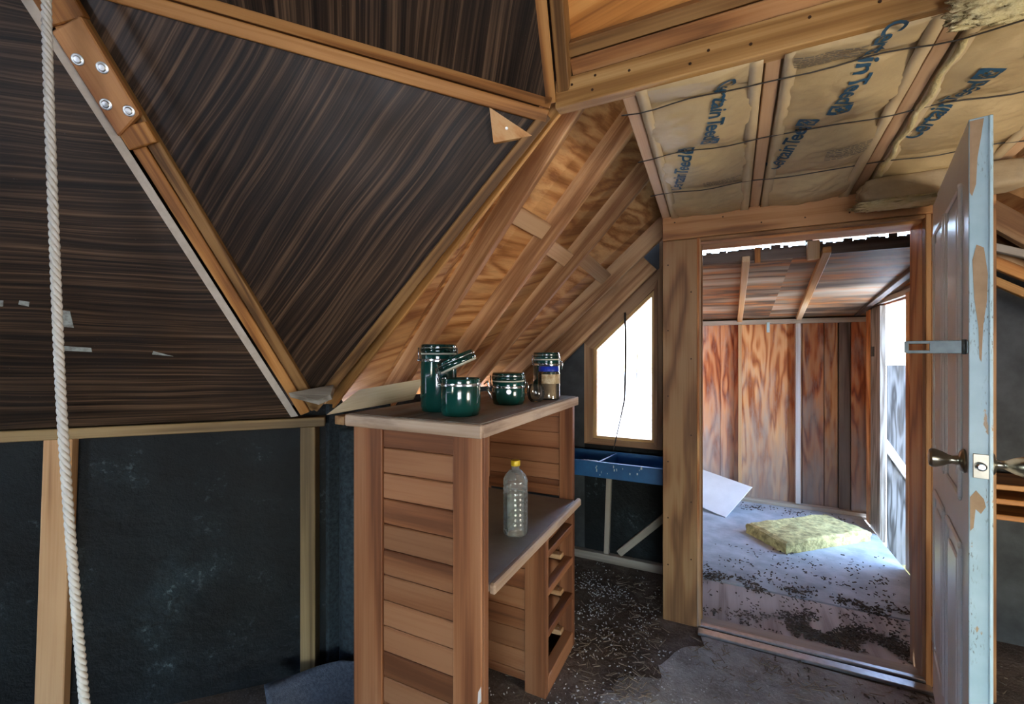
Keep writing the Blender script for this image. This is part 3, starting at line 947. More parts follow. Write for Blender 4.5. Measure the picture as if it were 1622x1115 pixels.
def fine_print(batt, cx, cy, wx, wy, rows, x0, x1, seed):
    vs, fs = [], []
    rnd = random.Random(seed)
    for r in range(rows):
        y = cy - wy / 2 + wy * r / rows
        x = cx - wx / 2
        while x < cx + wx / 2:
            l = rnd.uniform(0.006, 0.022)
            i0 = len(vs)
            for px, py in ((x, y), (x + l, y), (x + l, y + wy / rows * 0.5), (x, y + wy / rows * 0.5)):
                vs.append((px, py, batt_z(px, py, x0, x1, seed) - 0.0028))
            fs.append((i0, i0 + 1, i0 + 2, i0 + 3))
            x += l + 0.004
    o = mesh('fine_print', vs, fs, 'grey_ink', batt)
    o['kind'] = 'stuff'

def batt(x0, x1, y0, y1, seed, label):
    r = root('insulation_batt', ((x0 + x1) / 2, (y0 + y1) / 2, ZC((y0 + y1) / 2)), label, 'insulation', 'paper faced insulation batts in the entry ceiling')
    nx, ny = 40, 110
    vs, fs = [], []
    for j in range(ny + 1):
        for i in range(nx + 1):
            x = x0 + (x1 - x0) * i / nx
            y = y0 + (y1 - y0) * j / ny
            vs.append((x, y, batt_z(x, y, x0, x1, seed)))
    base = len(vs)
    for j in range(ny + 1):
        for i in range(nx + 1):
            x = x0 + (x1 - x0) * i / nx
            y = y0 + (y1 - y0) * j / ny
            vs.append((x, y, ZC(y) + 0.09))
    A = lambda i, j: j * (nx + 1) + i
    for j in range(ny):
        for i in range(nx):
            fs.append((A(i, j), A(i + 1, j), A(i + 1, j + 1), A(i, j + 1)))
            fs.append((base + A(i, j), base + A(i, j + 1), base + A(i + 1, j + 1), base + A(i + 1, j)))
    for i in range(nx):
        fs.append((A(i, 0), base + A(i, 0), base + A(i + 1, 0), A(i + 1, 0)))
        fs.append((A(i, ny), A(i + 1, ny), base + A(i + 1, ny), base + A(i, ny)))
    for j in range(ny):
        fs.append((A(0, j), A(0, j + 1), base + A(0, j + 1), base + A(0, j)))
        fs.append((A(nx, j), base + A(nx, j), base + A(nx, j + 1), A(nx, j + 1)))
    mesh('paper_facing', vs, fs, 'kraft', r, smooth=True)
    for xs in (x0 + 0.004, x1 - 0.040):
        vs, fs = [], []
        for j in range(41):
            y = y0 + (y1 - y0) * j / 40
            for x in (xs, xs + 0.036):
                vs.append((x, y, ZC(y) - 0.006 - 0.004 * noise.noise(V3((x * 8, y * 12, seed)))))
        for j in range(40):
            fs.append((2 * j, 2 * j + 1, 2 * j + 3, 2 * j + 2))
        o = mesh('stapling_flange', vs, fs, 'kraft_pale', r, smooth=True)
        sd = o.modifiers.new('thick', 'SOLIDIFY')
        sd.thickness = 0.002
    return r

B1 = batt(-0.270, 0.098, 1.45, 2.495, 1.0, 'kraft faced insulation batt between the leftmost two ceiling joists')
B2 = batt(0.142, 0.498, 1.45, 2.495, 2.0, 'kraft faced insulation batt between the two middle ceiling joists')
B3 = batt(0.542, 0.928, 1.45, 2.495, 3.0, 'kraft faced insulation batt at the right above the open door')
NAME = 'CertainTeed'
print_on(B1, NAME, (-0.022, 1.47), (-0.088, 1.80), 0.074, -0.270, 0.098, 1.0, 1)
print_on(B1, NAME, (-0.195, 2.17), (-0.115, 1.835), 0.074, -0.270, 0.098, 1.0, 0)
print_on(B2, NAME, (0.362, 1.40), (0.295, 1.755), 0.074, 0.142, 0.498, 2.0, 1)
print_on(B2, NAME, (0.185, 2.11), (0.275, 1.775), 0.074, 0.142, 0.498, 2.0, 0)
print_on(B3, NAME, (0.60, 2.03), (0.690, 1.69), 0.074, 0.542, 0.928, 3.0, 0)
print_on(B3, NAME, (0.795, 1.45), (0.715, 1.66), 0.074, 0.542, 0.928, 3.0, 1)
fine_print(B1, -0.03, 2.14, 0.13, 0.07, 7, -0.270, 0.098, 1.0)
fine_print(B2, 0.40, 2.03, 0.13, 0.08, 8, 0.142, 0.498, 2.0)
fine_print(B2, 0.25, 1.50, 0.16, 0.06, 7, 0.142, 0.498, 2.0)

# folded batt drooping over the head of the doorway
fb = root('fallen_insulation_batt', (0.78, 2.30, 2.02), 'folded insulation batt drooping over the right end of the door header', 'insulation')
lump('paper_facing', (0.765, 2.35, 2.105), (0.255, 0.075, 0.05), 'kraft_dark', fb, amp=0.06, freq=2.5, sub=4, power=7.0, seed=3)
lump('fibre_fringe', (0.66, 2.345, 2.052), (0.16, 0.07, 0.010), 'fibre', fb, amp=0.35, freq=5, sub=4, power=4.0, seed=9)
# torn fibreglass hanging at the top right
tf = root('torn_insulation_piece', (0.74, 1.36, 2.2), 'torn yellow fibreglass piece hanging from the beam at the top right', 'insulation')
lump('fibre_sheet', (0.68, 1.388, 2.238), (0.195, 0.016, 0.05), 'fibre', tf, amp=0.22, freq=5, sub=5, power=6.0, seed=5)
lump('sooty_patch', (0.70, 1.352, 2.262), (0.13, 0.022, 0.022), 'fibre_dirty', tf, amp=0.3, freq=5, sub=4, power=4.0, seed=8)
# strip of fibre squeezed out beside the second joist
pts, rad = [], []
for i in range(30):
    y = 1.56 + 0.9 * i / 29
    pts.append((0.558 + 0.006 * math.sin(i * 1.1), y, ZC(y) - 0.008))
    rad.append(0.009 + 0.006 * abs(noise.noise(V3((i * 0.6, 1, 2)))))
fs_ = tube('squeezed_fibre', pts, 0.012, 'fibre', None, seg=8, rad=rad)
tag(fs_, 'thin yellow fibreglass strip squeezed out beside a ceiling joist', 'insulation')

# ------------------------------------------------------------------ door wall
wd = struct('wall_door', (0.3, 2.55, 0), 'plywood faced wall around the doorway')
YD = 2.49
bx('trim_board', -0.312, -0.140, YD, YD + 0.02, 0.0, 2.028, 'trim_ply', wd, 2)
bx('trim_board', -0.312, 0.985, YD - 0.012, YD + 0.012, 2.030, 2.155, 'header', wd, 0)
bx('trim_board', 0.785, 0.99, YD, YD + 0.02, 0.0, 2.028, 'trim_ply', wd, 2)
bx('core', -0.312, -0.142, YD + 0.02, YD + 0.15, 0.0, 2.15, 'dark_wood', wd, 2)
bx('core', 0.80, 0.99, YD + 0.02, YD + 0.15, 0.0, 2.15, 'dark_wood', wd, 2)
bx('core', -0.31, 0.99, YD + 0.02, YD + 0.15, 2.06, 2.2, 'dark_wood', wd, 0)
bx('jamb', -0.142, -0.128, YD - 0.006, YD + 0.17, 0.0, 2.03, 'jamb', wd, 2)
bx('jamb', 0.765, 0.80, YD + 0.03, YD + 0.175, 0.0, 2.03, 'jamb', wd, 2)
bx('jamb', 0.765, 0.785, YD - 0.006, YD + 0.03, 0.0, 2.03, 'trim_ply', wd, 2)
bx('head_jamb', -0.128, 0.765, YD + 0.03, YD + 0.17, 2.0, 2.028, 'jamb', wd, 0)
bx('head_jamb', -0.128, 0.765, YD - 0.006, YD + 0.03, 2.012, 2.028, 'trim_ply', wd, 0)
bx('door_stop', -0.128, -0.118, YD + 0.05, YD + 0.09, 0.02, 2.0, 'trim_ply', wd, 2)
bx('weather_strip', -0.129, -0.124, YD - 0.008, YD - 0.002, 0.02, 2.02, 'stud', wd, 2, bevel=0.001)
st = bx('strike_plate', -0.130, -0.1265, YD + 0.0, YD + 0.03, 1.11, 1.30, 'hasp', wd, 2, bevel=0.001)
for x, z in ((-0.285, 0.3), (-0.285, 0.55), (-0.17, 0.65), (-0.285, 0.85), (-0.17, 1.0), (-0.285, 1.2), (-0.17, 1.4), (-0.285, 1.55), (-0.17, 1.75), (-0.285, 1.9), (-0.17, 0.35)):
    lathe('nail_head', [(0.004, 0), (0.0, 0.001)], 'nail', wd, seg=8, Mw=frame((x, YD - 0.0005, z), (1, 0, 0), (0, -1, 0)))
for x in (-0.25, -0.02, 0.15, 0.33, 0.5):
    lathe('nail_head', [(0.004, 0), (0.0, 0.001)], 'nail', wd, seg=8, Mw=frame((x, YD - 0.0125, 2.12 - 0.05 * (x > 0.1)), (1, 0, 0), (0, -1, 0)))
# return walls between the doorway and the two window recesses
bx('return_sheet', -0.312, -0.30, YD + 0.15, 3.06, 0.0, 2.75, 'black_board', wd, 2)
bx('return_sheet', 0.978, 0.99, YD + 0.15, 3.06, 0.0, 2.75, 'black_board', wd, 2)

th = struct('trim_1', (0.31, 2.49, 0), 'aluminium and wood threshold across the doorway')
bx('metal_strip', -0.135, 0.78, 2.425, 2.475, 0.0, 0.016, 'alu', th, 0)
bx('metal_strip', -0.135, 0.78, 2.485, 2.512, 0.010, 0.024, 'alu', th, 0)
bx('wood_sill', -0.135, 0.78, 2.512, 2.60, -0.01, 0.012, 'grey_stud', th, 0)

# ------------------------------------------------------------------ the open door
PH = math.radians(13.0)
hinge = V3((0.772, 2.43, 0.02))
dd = V3((-math.sin(PH), -math.cos(PH), 0))          # from hinge to latch edge
dn = V3((-math.cos(PH), math.sin(PH), 0))           # the face that looks at the doorway
door = struct('door_1', hinge, 'scuffed white panel door standing open with latch edge tinted like blue daylight')
DL, DH, DT = 0.86, 2.035, 0.045
def dp(s, z, off=0.0):
    return hinge + dd * s + V3((0, 0, z)) + dn * off
board('leaf', dp(DL / 2, 0.0, 0.0), dp(DL / 2, DH, 0.0), DL - 0.006, DT, 'door_white', door, dn, bevel=0.002)
def dbar(name, s0, s1, z0, z1, off, w, d, mat, parent=door):
    return board(name, dp(s0, z0, off), dp(s1, z1, off), w, d, mat, parent, dn, bevel=0.004)
# two columns of raised panels with moulding on the visible face
for (za, zb) in ((0.22, 0.86), (1.0, 1.89)):
    for (sa, sb) in ((0.11, 0.39), (0.47, 0.75)):
        for (x0, x1, z0, z1) in ((sa, sa, za, zb), (sb, sb, za, zb), (sa, sb, za, za), (sa, sb, zb, zb)):
            dbar('moulding', x0, x1, z0, z1, 0.009, 0.022, 0.010, 'door_white')
        board('raised_panel', dp((sa + sb) / 2, za + 0.05, 0.007), dp((sa + sb) / 2, zb - 0.05, 0.007), sb - sa - 0.10, 0.008, 'door_white', door, dn, bevel=0.005)
# latch edge, blue cast of daylight put into its colour, with bare patches
em = frame(dp(DL, DH / 2, -DT / 2), (0, 0, 1), dd)
edge = board('latch_edge', dp(DL + 0.0005, 0.0, -DT / 2), dp(DL + 0.0005, DH, -DT / 2), DT, 0.006, 'door_edge', door, dd, bevel=0.0015)
board('edge_bead', dp(DL + 0.003, 0.0, -DT + 0.006), dp(DL + 0.003, DH, -DT + 0.006), 0.006, 0.006, 'door_edge', door, dd, bevel=0.002)
ev = dd.cross(V3((0, 0, 1))).normalized()
def edge_patch(pts):
    # (t across the edge 0..1 from the doorway side, z)
    P = [dp(DL + 0.0012, z, -DT * t) for t, z in pts]
    return slab('bare_patch', P, 0.001, 'bare', edge, grain=(0, 0, 1), front=dd)
edge_patch([(0.15, 1.66), (0.32, 1.70), (0.62, 1.69), (0.78, 1.62), (0.74, 1.55), (0.6, 1.49), (0.52, 1.39), (0.44, 1.40), (0.40, 1.48), (0.22, 1.56)])
edge_patch([(0.04, 2.03), (0.62, 2.03), (0.50, 1.98), (0.36, 1.93), (0.30, 1.86), (0.14, 1.83), (0.04, 1.84)])
edge_patch([(0.05, 1.03), (0.3, 1.05), (0.62, 1.03), (0.7, 1.01), (0.5, 0.99), (0.28, 1.0), (0.2, 0.95), (0.06, 0.94)])
# latch plate with bolt
KZ = 1.115
lp_ = board('latch_plate', dp(DL + 0.003, KZ - 0.032, -DT / 2), dp(DL + 0.003, KZ + 0.032, -DT / 2), 0.03, 0.004, 'brass', door, dd, bevel=0.001)
lathe('latch_bolt', [(0.011, 0), (0.011, 0.008), (0.007, 0.013), (0.0, 0.013)], 'chrome', lp_, seg=16, Mw=frame(dp(DL + 0.003, KZ, -DT / 2), (0, 0, 1), dd))
knobp = [(0.0, 0.0), (0.032, 0.0), (0.033, 0.004), (0.027, 0.010), (0.013, 0.014), (0.011, 0.026), (0.014, 0.034), (0.021, 0.046), (0.026, 0.060), (0.0265, 0.068), (0.022, 0.0735), (0.010, 0.075), (0.0, 0.075)]
kp = dp(DL - 0.055, KZ)
kn = lathe('knob', knobp, 'brass', door, seg=28, Mw=frame(kp, (0, 0, 1), dn))
kn['label'] = 'tarnished brass knob'
lathe('knob', knobp, 'brass', door, seg=28, Mw=frame(dp(DL - 0.055, KZ, -DT), (0, 0, 1), -dn))
# folded hasp near the latch edge
hz = 1.43
hs = board('hasp', dp(DL - 0.02, hz, 0.001), dp(DL - 0.02, hz, 0.075), 0.036, 0.003, 'hasp', door, dd, bevel=0.001)
def hbar(a0, a1, z, w):
    return board('hasp_slot_side', dp(DL - 0.02, z, a0), dp(DL - 0.02, z, a1), w, 0.003, 'hasp', hs, dd, bevel=0.001)
hbar(0.074, 0.122, hz + 0.0135, 0.009)
hbar(0.074, 0.122, hz - 0.0135, 0.009)
board('hasp_tip', dp(DL - 0.02, hz, 0.118), dp(DL - 0.02, hz, 0.128), 0.034, 0.003, 'hasp', hs, dd, bevel=0.001)
board('hasp_leaf', dp(DL - 0.045, hz, 0.0035), dp(DL - 0.005, hz, 0.0035), 0.036, 0.003, 'hasp', hs, dn, bevel=0.001)
tube('hasp_pin', [dp(DL - 0.02, hz - 0.02, 0.006), dp(DL - 0.02, hz + 0.02, 0.006)], 0.005, 'hasp', hs, seg=10)
for z in (0.25, 1.0, 1.85):
    board('hinge', dp(0.0, z - 0.05, 0.002), dp(0.0, z + 0.05, 0.002), 0.05, 0.003, 'brass', door, dn, bevel=0.001)

# ------------------------------------------------------------------ window wall
YW = 3.03
ww = struct('wall_back', (-0.9, YW, 0), 'blackened wall in the recess around the trapezoid window')
def poly_y(name, pts, y, thick, mat, parent, grain=(1, 0, 0)):
    return slab(name, [(x, y, z) for x, z in pts], thick, mat, parent, grain=grain, front=(0, -1, 0))
poly_y('wall_panel', [(-1.60, 0), (-0.905, 0), (-0.905, 1.56), (-1.60, 1.2)], YW, 0.03, 'black_board', ww, (0, 0, 1))
poly_y('wall_panel', [(-0.905, 0), (-0.30, 0), (-0.30, 0.80), (-0.905, 0.80)], YW, 0.03, 'tar', ww)
poly_y('wall_panel', [(-0.40, 0.8), (-0.30, 0.8), (-0.30, 2.3), (-0.40, 2.3)], YW, 0.03, 'window_wood', ww, (0, 0, 1))
poly_y('wall_panel', [(-1.60, 1.2), (-0.905, 1.50), (-0.385, 1.93), (-0.385, 2.4), (-1.6, 2.4)], YW + 0.004, 0.03, 'black_board', ww)
bx('bottom_plate', -1.5, -0.30, YW - 0.045, YW, 0.0, 0.055, 'grey_stud', ww, 0)
board('stud', (-0.745, YW - 0.03, 0.05), (-0.725, YW - 0.03, 0.66), 0.035, 0.03, 'grey_stud', ww, (0, -1, 0))
board('brace', (-0.66, YW - 0.03, 0.07), (-0.33, YW - 0.03, 0.40), 0.045, 0.03, 'grey_stud', ww, (0, -1, 0))

def trap(l, r, b, zl, zr):
    return [(l, b), (r, b), (r, zr), (l, zl)]
wi = struct('window_1', (-0.63, YW, 0.8), 'trapezoid window with slanted head and white daylight behind')
glassP = trap(-0.82, -0.45, 0.853, 1.452, 1.803)
def grow(l, r, b, t):
    # offsets measured from the glass outline
    s = (1.803 - 1.452) / 0.37
    zl = 1.452 - s * l + t * math.sqrt(1 + s * s)
    zr = 1.803 + s * r + t * math.sqrt(1 + s * s)
    return [(-0.82 - l, 0.853 - b), (-0.45 + r, 0.853 - b), (-0.45 + r, zr), (-0.82 - l, zl)]
def ring(names, outer, inner, y, thick, mat):
    for i in range(4):
        j = (i + 1) % 4
        pts = [outer[i], outer[j], inner[j], inner[i]]
        a, b = outer[i], outer[j]
        poly_y(names, pts, y, thick, mat, wi, (b[0] - a[0], 0, b[1] - a[1]))
f1 = grow(0.022, 0.018, 0.018, 0.02)
f2 = grow(0.05, 0.04, 0.045, 0.045)
f3 = grow(0.085, 0.07, 0.058, 0.095)
ring('sash', f1, glassP, YW - 0.002, 0.03, 'window_gold')
ring('window_frame', f2, f1, YW - 0.022, 0.05, 'window_wood')
ring('casing', f3, f2, YW - 0.012, 0.03, 'window_wood')
poly_y('pane', glassP, YW + 0.012, 0.004, 'pane', wi)
wc = tube('window_wire', [(-0.615, 2.99, 1.70), (-0.610, 2.985, 1.5), (-0.612, 2.985, 1.3), (-0.617, 2.985, 1.12), (-0.645, 2.98, 0.98), (-0.672, 2.97, 0.85), (-0.68, 2.93, 0.78)], 0.0035, 'wire', None, seg=6, rad=[0.008, 0.008, 0.0075, 0.007, 0.005, 0.0045, 0.003])
tag(wc, 'thin dark wire hanging down in front of the window', 'wire')
wc2 = tube('window_wire', [(-0.535, 2.995, 1.43), (-0.54, 2.99, 1.25), (-0.535, 2.99, 1.1), (-0.515, 2.99, 0.96)], 0.0034, 'wire', None, seg=6)
tag(wc2, 'very thin short wire curving over the right half of the window', 'wire')

# right recess, dark, partly seen past the door
wr = struct('wall_right', (1.5, YW, 0), 'dark recess wall seen past the edge of the open door')
poly_y('wall_panel', [(0.99, 0), (2.12, 0), (2.12, 2.4), (0.99, 2.4)], YW, 0.03, 'black_board', wr, (0, 0, 1))
slab('wall_panel', [(2.22, 1.40, 0), (2.10, 3.06, 0), (2.10, 3.06, 1.15), (2.22, 1.40, 1.15)], 0.02, 'black_board', wr, front=(-1, 0, 0))
board('brace', (1.0, 2.86, 1.985), (1.45, 2.86, 1.80), 0.035, 0.03, 'grey_stud', wr, (0, -1, 0))
board('brace', (1.0, 2.80, 1.92), (1.5, 2.80, 1.60), 0.05, 0.03, 'ply_ceiling', wr, (0, -1, 0))
board('brace', (1.0, 2.78, 1.83), (1.5, 2.78, 1.50), 0.035, 0.03, 'beam', wr, (0, -1, 0))
sh = root('wall_shelf', (1.3, 2.8, 0.7), 'orange wooden shelf boards low in the dark recess right of the door', 'shelf')
for z in (0.70, 0.77, 0.835):
    bx('shelf_board', 0.995, 1.7, 2.72, 2.98, z - 0.012, z + 0.012, 'ply_ceiling', sh, 0)
bx('shelf_post', 1.02, 1.06, 2.73, 2.97, 0.0, 0.69, 'ply_ceiling', sh, 2)
bx('shelf_post', 1.64, 1.68, 2.73, 2.97, 0.0, 0.69, 'ply_ceiling', sh, 2)

wb_ = struct('wall_rear', (0.3, -2.6, 0), 'rear wall of the dome behind the photographer with one added low opening for light')
for (x0, x1, z0, z1) in ((-2.1, -1.5, 0, 1.2), (-1.5, 0.35, 0, 2.4), (0.35, 1.9, 0, 0.3), (1.9, 2.7, 0, 2.4), (0.35, 1.9, 1.2, 2.4)):
    bx('wall_panel', x0, x1, -2.62, -2.6, z0, z1, 'paneling', wb_)
for a, b in ((H0, R0), (R1, H0r), (H0r, H1r)):
    slab('wall_panel', [(a.x, a.y, 0), (b.x, b.y, 0), (b.x, b.y, 1.153), (a.x, a.y, 1.153)], 0.02, 'tar', wb_, front=(0.31 - a.x, -0.4 - a.y, 0))

# ------------------------------------------------------------------ porch
pb = struct('wall_porch_back', (0.35, 4.86, 0), 'red brown plywood back wall of the porch with pale studs')
YP = 4.86
for x0, x1, m_ in ((-0.36, 0.10, 'porch_ply'), (0.105, 0.62, 'porch_ply_orange'), (0.625, 0.79, 'porch_ply'), (0.795, 0.895, 'porch_ply_orange')):
    bx('plywood_sheet', x0, x1, YP, YP + 0.015, 0.0, 1.74, m_, pb, 2)
bx('light_seal_sheet', -0.4, 1.13, YP + 0.016, YP + 0.03, -0.05, 1.76, 'dark_wood', pb, 2)  # unseen backing added to close light gaps between the sheets
bx('board', 0.90, 0.98, YP - 0.03, YP, 0.0, 1.72, 'dark_board', pb, 2)
bx('board', 0.985, 1.09, YP - 0.045, YP - 0.01, 0.0, 1.72, 'porch_ply', pb, 2)
bx('board', -0.06, 0.06, YP - 0.006, YP, 0.0, 1.72, 'porch_ply', pb, 2)
bx('stud', 0.095, 0.125, YP - 0.06, YP, 0.04, 1.70, 'stud', pb, 2)
bx('stud', 0.565, 0.605, YP - 0.06, YP, 0.04, 1.70, 'white_stud', pb, 2)
bx('top_plate', -0.36, 1.09, YP - 0.07, YP, 1.70, 1.742, 'grey_stud', pb, 0)
bx('bottom_plate', -0.36, 1.09, YP - 0.07, YP, 0.0, 0.035, 'grey_stud', pb, 0)
bx('hanging_tag', 0.332, 0.358, YP - 0.078, YP - 0.072, 1.62, 1.715, 'tag', pb, 2)
bx('blocking', 0.12, 0.54, YP - 0.04, YP - 0.01, 1.755, 1.815, 'ply_ceiling', pb, 0)
bx('blocking', 0.62, 1.05, YP - 0.03, YP - 0.01, 1.755, 1.80, 'dark_board', pb, 0)

pl = struct('wall_porch_left', (-0.36, 3.7, 0), 'plywood left side wall of the porch hidden behind the door post')
bx('plywood_sheet', -0.299, -0.287, 2.645, 4.84, 0.0, 1.98, 'porch_ply', pl, 2)

pr = struct('wall_porch_right', (1.09, 3.7, 0), 'porch side wall with pale post and bright doorless opening')
bx('post', 1.07, 1.11, 4.36, 4.62, -0.05, 1.80, 'post_white', pr, 2)
bx('post', 1.06, 1.085, 4.60, 4.69, 0.0, 1.87, 'jamb', pr, 2)
bx('plywood_sheet', 1.10, 1.115, 4.62, 4.875, 0.0, 1.8, 'porch_ply', pr, 2)
board('header', (1.07, 4.66, 1.83), (1.07, 3.09, 1.842), 0.04, 0.09, 'grey_stud', pr, (-1, 0, 0))
board('header', (1.085, 4.66, 1.905), (1.085, 3.09, 1.975), 0.11, 0.02, 'jamb', pr, (-1, 0, 0))
bx('post', 1.06, 1.12, 3.70, 3.77, 0.0, 1.83, 'jamb', pr, 2)  # unseen near side, moved in to narrow the opening and dim the porch
bx('plywood_sheet', 1.10, 1.115, 3.07, 3.72, -0.05, 2.0, 'porch_ply', pr, 2)
bx('plywood_sheet', 0.99, 1.115, 3.065, 3.08, -0.05, 2.0, 'porch_ply', pr, 2)
bx('plywood_sheet', 1.10, 1.115, 3.46, 4.875, 1.80, 2.02, 'porch_ply', pr, 1)
bx('hinge_plate', 1.064, 1.07, 4.50, 4.58, 1.40, 1.48, 'hasp', pr, 2, bevel=0.001)

rp = struct('ceiling_porch', (0.35, 3.8, 1.9), 'sagging weathered plywood porch roof with gaps of sky')
def zr(y): return 1.998 - (y - 3.06) * 0.136
def roof_sheet(x0, x1, y0, y1, mat='porch_roof', lift=0.0):
    slab('roof_sheet', [(x0, y0, zr(y0) + lift), (x1, y0, zr(y0) + lift), (x1, y1, zr(y1) + lift), (x0, y1, zr(y1) + lift)], 0.015, mat, rp, grain=(1, 0.04, 0), front=(0, 0, -1))
roof_sheet(-0.30, 0.35, 3.07, 4.96)
roof_sheet(0.35, 1.22, 3.07, 4.96)
board('roof_beam', (-0.285, 3.03, 2.015), (0.975, 3.03, 2.025), 0.062, 0.03, 'dark_board', rp, (0, -1, 0))
bx('roof_strip', -0.285, 0.975, 2.665, 3.10, 2.088, 2.10, 'dark_board', rp, 0)
bx('fascia', -0.285, 0.975, 2.645, 2.665, 2.035, 2.2, 'stud', rp, 0)
rnd = random.Random(4)
x = -0.12
while x < 0.92:                                # ragged shingle ends standing above the beam, sky in the gaps
    w = rnd.uniform(0.02, 0.07)
    gap = rnd.choice((0.0, 0.0, 0.004, 0.012))
    top = 2.052 + (rnd.uniform(0.004, 0.036) if x > 0.12 else rnd.uniform(0.0, 0.012))
    bx('shingle', x, x + w, 3.04, 3.052, 2.0, top, 'dark_board', rp, 2, bevel=0.0)
    x += w + gap
board('rafter', (0.10, 2.95, 1.968), (0.108, 4.80, 1.722), 0.042, 0.035, 'porch_rafter', rp, (0, 0, -1))
board('rafter', (0.49, 2.92, 1.978), (0.590, 4.80, 1.730), 0.042, 0.035, 'porch_rafter', rp, (0, 0, -1))
board('rafter', (1.0, 3.06, 1.962), (1.02, 4.80, 1.75), 0.042, 0.035, 'dark_board', rp, (0, 0, -1))
bx('cripple_block', 0.145, 0.175, 2.96, 2.995, 1.96, 2.05, 'ply_ceiling', rp, 2)
bx('cripple_block', 0.405, 0.465, 2.96, 2.995, 1.955, 2.06, 'porch_rafter', rp, 2)

# things in the porch
fo = root('foam_slab', (0.565, 4.08, 0), 'thick mottled yellow foam slab lying flat on the porch floor', 'foam slab')
def foam(pts, z0, z1, parent, name, seed, n=26):
    a, b, c, d = [V3((p[0], p[1], 0)) for p in pts]
    vs, fs = [], []
    for lay in range(4):
        k = lay / 3
        for j in range(n + 1):
            for i in range(n + 1):
                u, v = i / n, j / n
                p = (a * (1 - u) + b * u) * (1 - v) + (d * (1 - u) + c * u) * v
                if lay in (0, 3) or i in (0, n) or j in (0, n):
                    nz = noise.noise(V3((p.x * 9, p.y * 9, k * 2 + seed)))
                    z = z0 + (z1 - z0) * k + (0.012 * nz if lay == 3 else 0)
                    cen = (a + b + c + d) / 4
                    q_ = p + (p - cen) * 0.05 * noise.noise(V3((p.x * 14, p.y * 14, k * 3 + seed))) * (1 if (i in (0, n) or j in (0, n)) else 0)
                    if lay == 3 and (i in (0, n) or j in (0, n)):
                        z -= 0.012
                    vs.append((q_.x, q_.y, z))
                else:
                    vs.append(None)
    idx = {}
    out = []
    for i, v in enumerate(vs):
        if v is not None:
            idx[i] = len(out)
            out.append(v)
    A = lambda l, i, j: idx[l * (n + 1) * (n + 1) + j * (n + 1) + i]
    for j in range(n):
        for i in range(n):
            fs.append((A(3, i, j), A(3, i + 1, j), A(3, i + 1, j + 1), A(3, i, j + 1)))
            fs.append((A(0, i, j), A(0, i, j + 1), A(0, i + 1, j + 1), A(0, i + 1, j)))
    for l in range(3):
        for i in range(n):
            fs.append((A(l, i, 0), A(l, i + 1, 0), A(l + 1, i + 1, 0), A(l + 1, i, 0)))
            fs.append((A(l, i, n), A(l + 1, i, n), A(l + 1, i + 1, n), A(l, i + 1, n)))
            fs.append((A(l, 0, i), A(l + 1, 0, i), A(l + 1, 0, i + 1), A(l, 0, i + 1)))
            fs.append((A(l, n, i), A(l, n, i + 1), A(l + 1, n, i + 1), A(l + 1, n, i)))
    return mesh(name, out, fs, 'foam', parent, smooth=False)
foam([(0.372, 3.66), (0.98, 4.21), (0.74, 4.49), (0.14, 3.97)], 0.002, 0.085, fo, 'foam_block', 1.0)
fo2 = root('foam_scrap', (1.25, 3.95, -0.35), 'small yellow foam scrap on the ground outside the porch opening', 'foam scrap')
foam([(1.12, 3.70), (1.55, 3.75), (1.50, 4.05), (1.10, 4.0)], -0.348, -0.05, fo2, 'foam_block', 5.0, 12)

sheetP = [(-0.275, 4.375, 0.047), (-0.012, 4.252, 0.005), (0.205, 4.58, 0.205), (-0.27, 4.785, 0.28)]
wsht = slab('white_board', sheetP, 0.006, 'white_sheet', None, front=(0.2, -0.4, 1))
tag(wsht, 'dirty white sheet of board leaning on the porch floor', 'board')

gt = root('plywood_gate', (1.6, 4.36, -0.3), 'silver weathered plywood gate with diagonal brace outside the porch opening', 'gate')
for x0, x1 in ((1.125, 1.36), (1.365, 1.65), (1.655, 2.0)):
    bx('gate_sheet', x0, x1, 4.40, 4.415, -0.34, 1.335, 'grey_ply', gt, 2)
board('brace', (1.10, 4.385, 0.74), (1.6, 4.385, -0.12), 0.055, 0.03, 'white_stud', gt, (0, -1, 0))

# ------------------------------------------------------------------ blue divided tray under the window
tr_ = root('blue_tray', (-0.62, 2.86, 0.64), 'chipped blue painted divided wooden tray fixed under the window', 'tray')
bx('front_board', -1.05, -0.318, 2.705, 2.722, 0.655, 0.752, 'blue_paint', tr_, 0)
bx('back_board', -1.05, -0.318, 2.965, 2.98, 0.655, 0.765, 'blue_paint', tr_, 0)
bx('bottom_board', -1.05, -0.318, 2.722, 2.965, 0.655, 0.667, 'blue_paint', tr_, 0)
bx('end_board', -1.065, -1.05, 2.705, 2.98, 0.655, 0.752, 'blue_paint', tr_, 1)
board('divider', (-0.725, 2.722, 0.75), (-0.665, 2.965, 0.76), 0.012, 0.085, 'blue_paint', tr_, (0, 0, 1))
rnd = random.Random(11)
for k in range(16):
    x = rnd.uniform(-0.76, -0.46); z = rnd.uniform(0.668, 0.735)
    w, h = rnd.uniform(0.002, 0.006), rnd.uniform(0.006, 0.022)
    bx('paint_chip', x, x + w, 2.7042, 2.7052, z, z + h, 'chip', tr_, 2, bevel=0.0)
sc_ = root('shoe_scrap', (-0.83, 2.80, 0.668), 'pale crumpled scrap lying in the left half of the blue tray', 'scrap')
lump('crumpled_sheet', (-0.82, 2.80, 0.70), (0.08, 0.045, 0.032), 'scrap_paper', sc_, amp=0.3, freq=3, sub=3, seed=4)
lump('crumpled_edge', (-0.79, 2.785, 0.722), (0.055, 0.02, 0.016), 'chip', sc_, amp=0.3, freq=3, sub=3, seed=6)

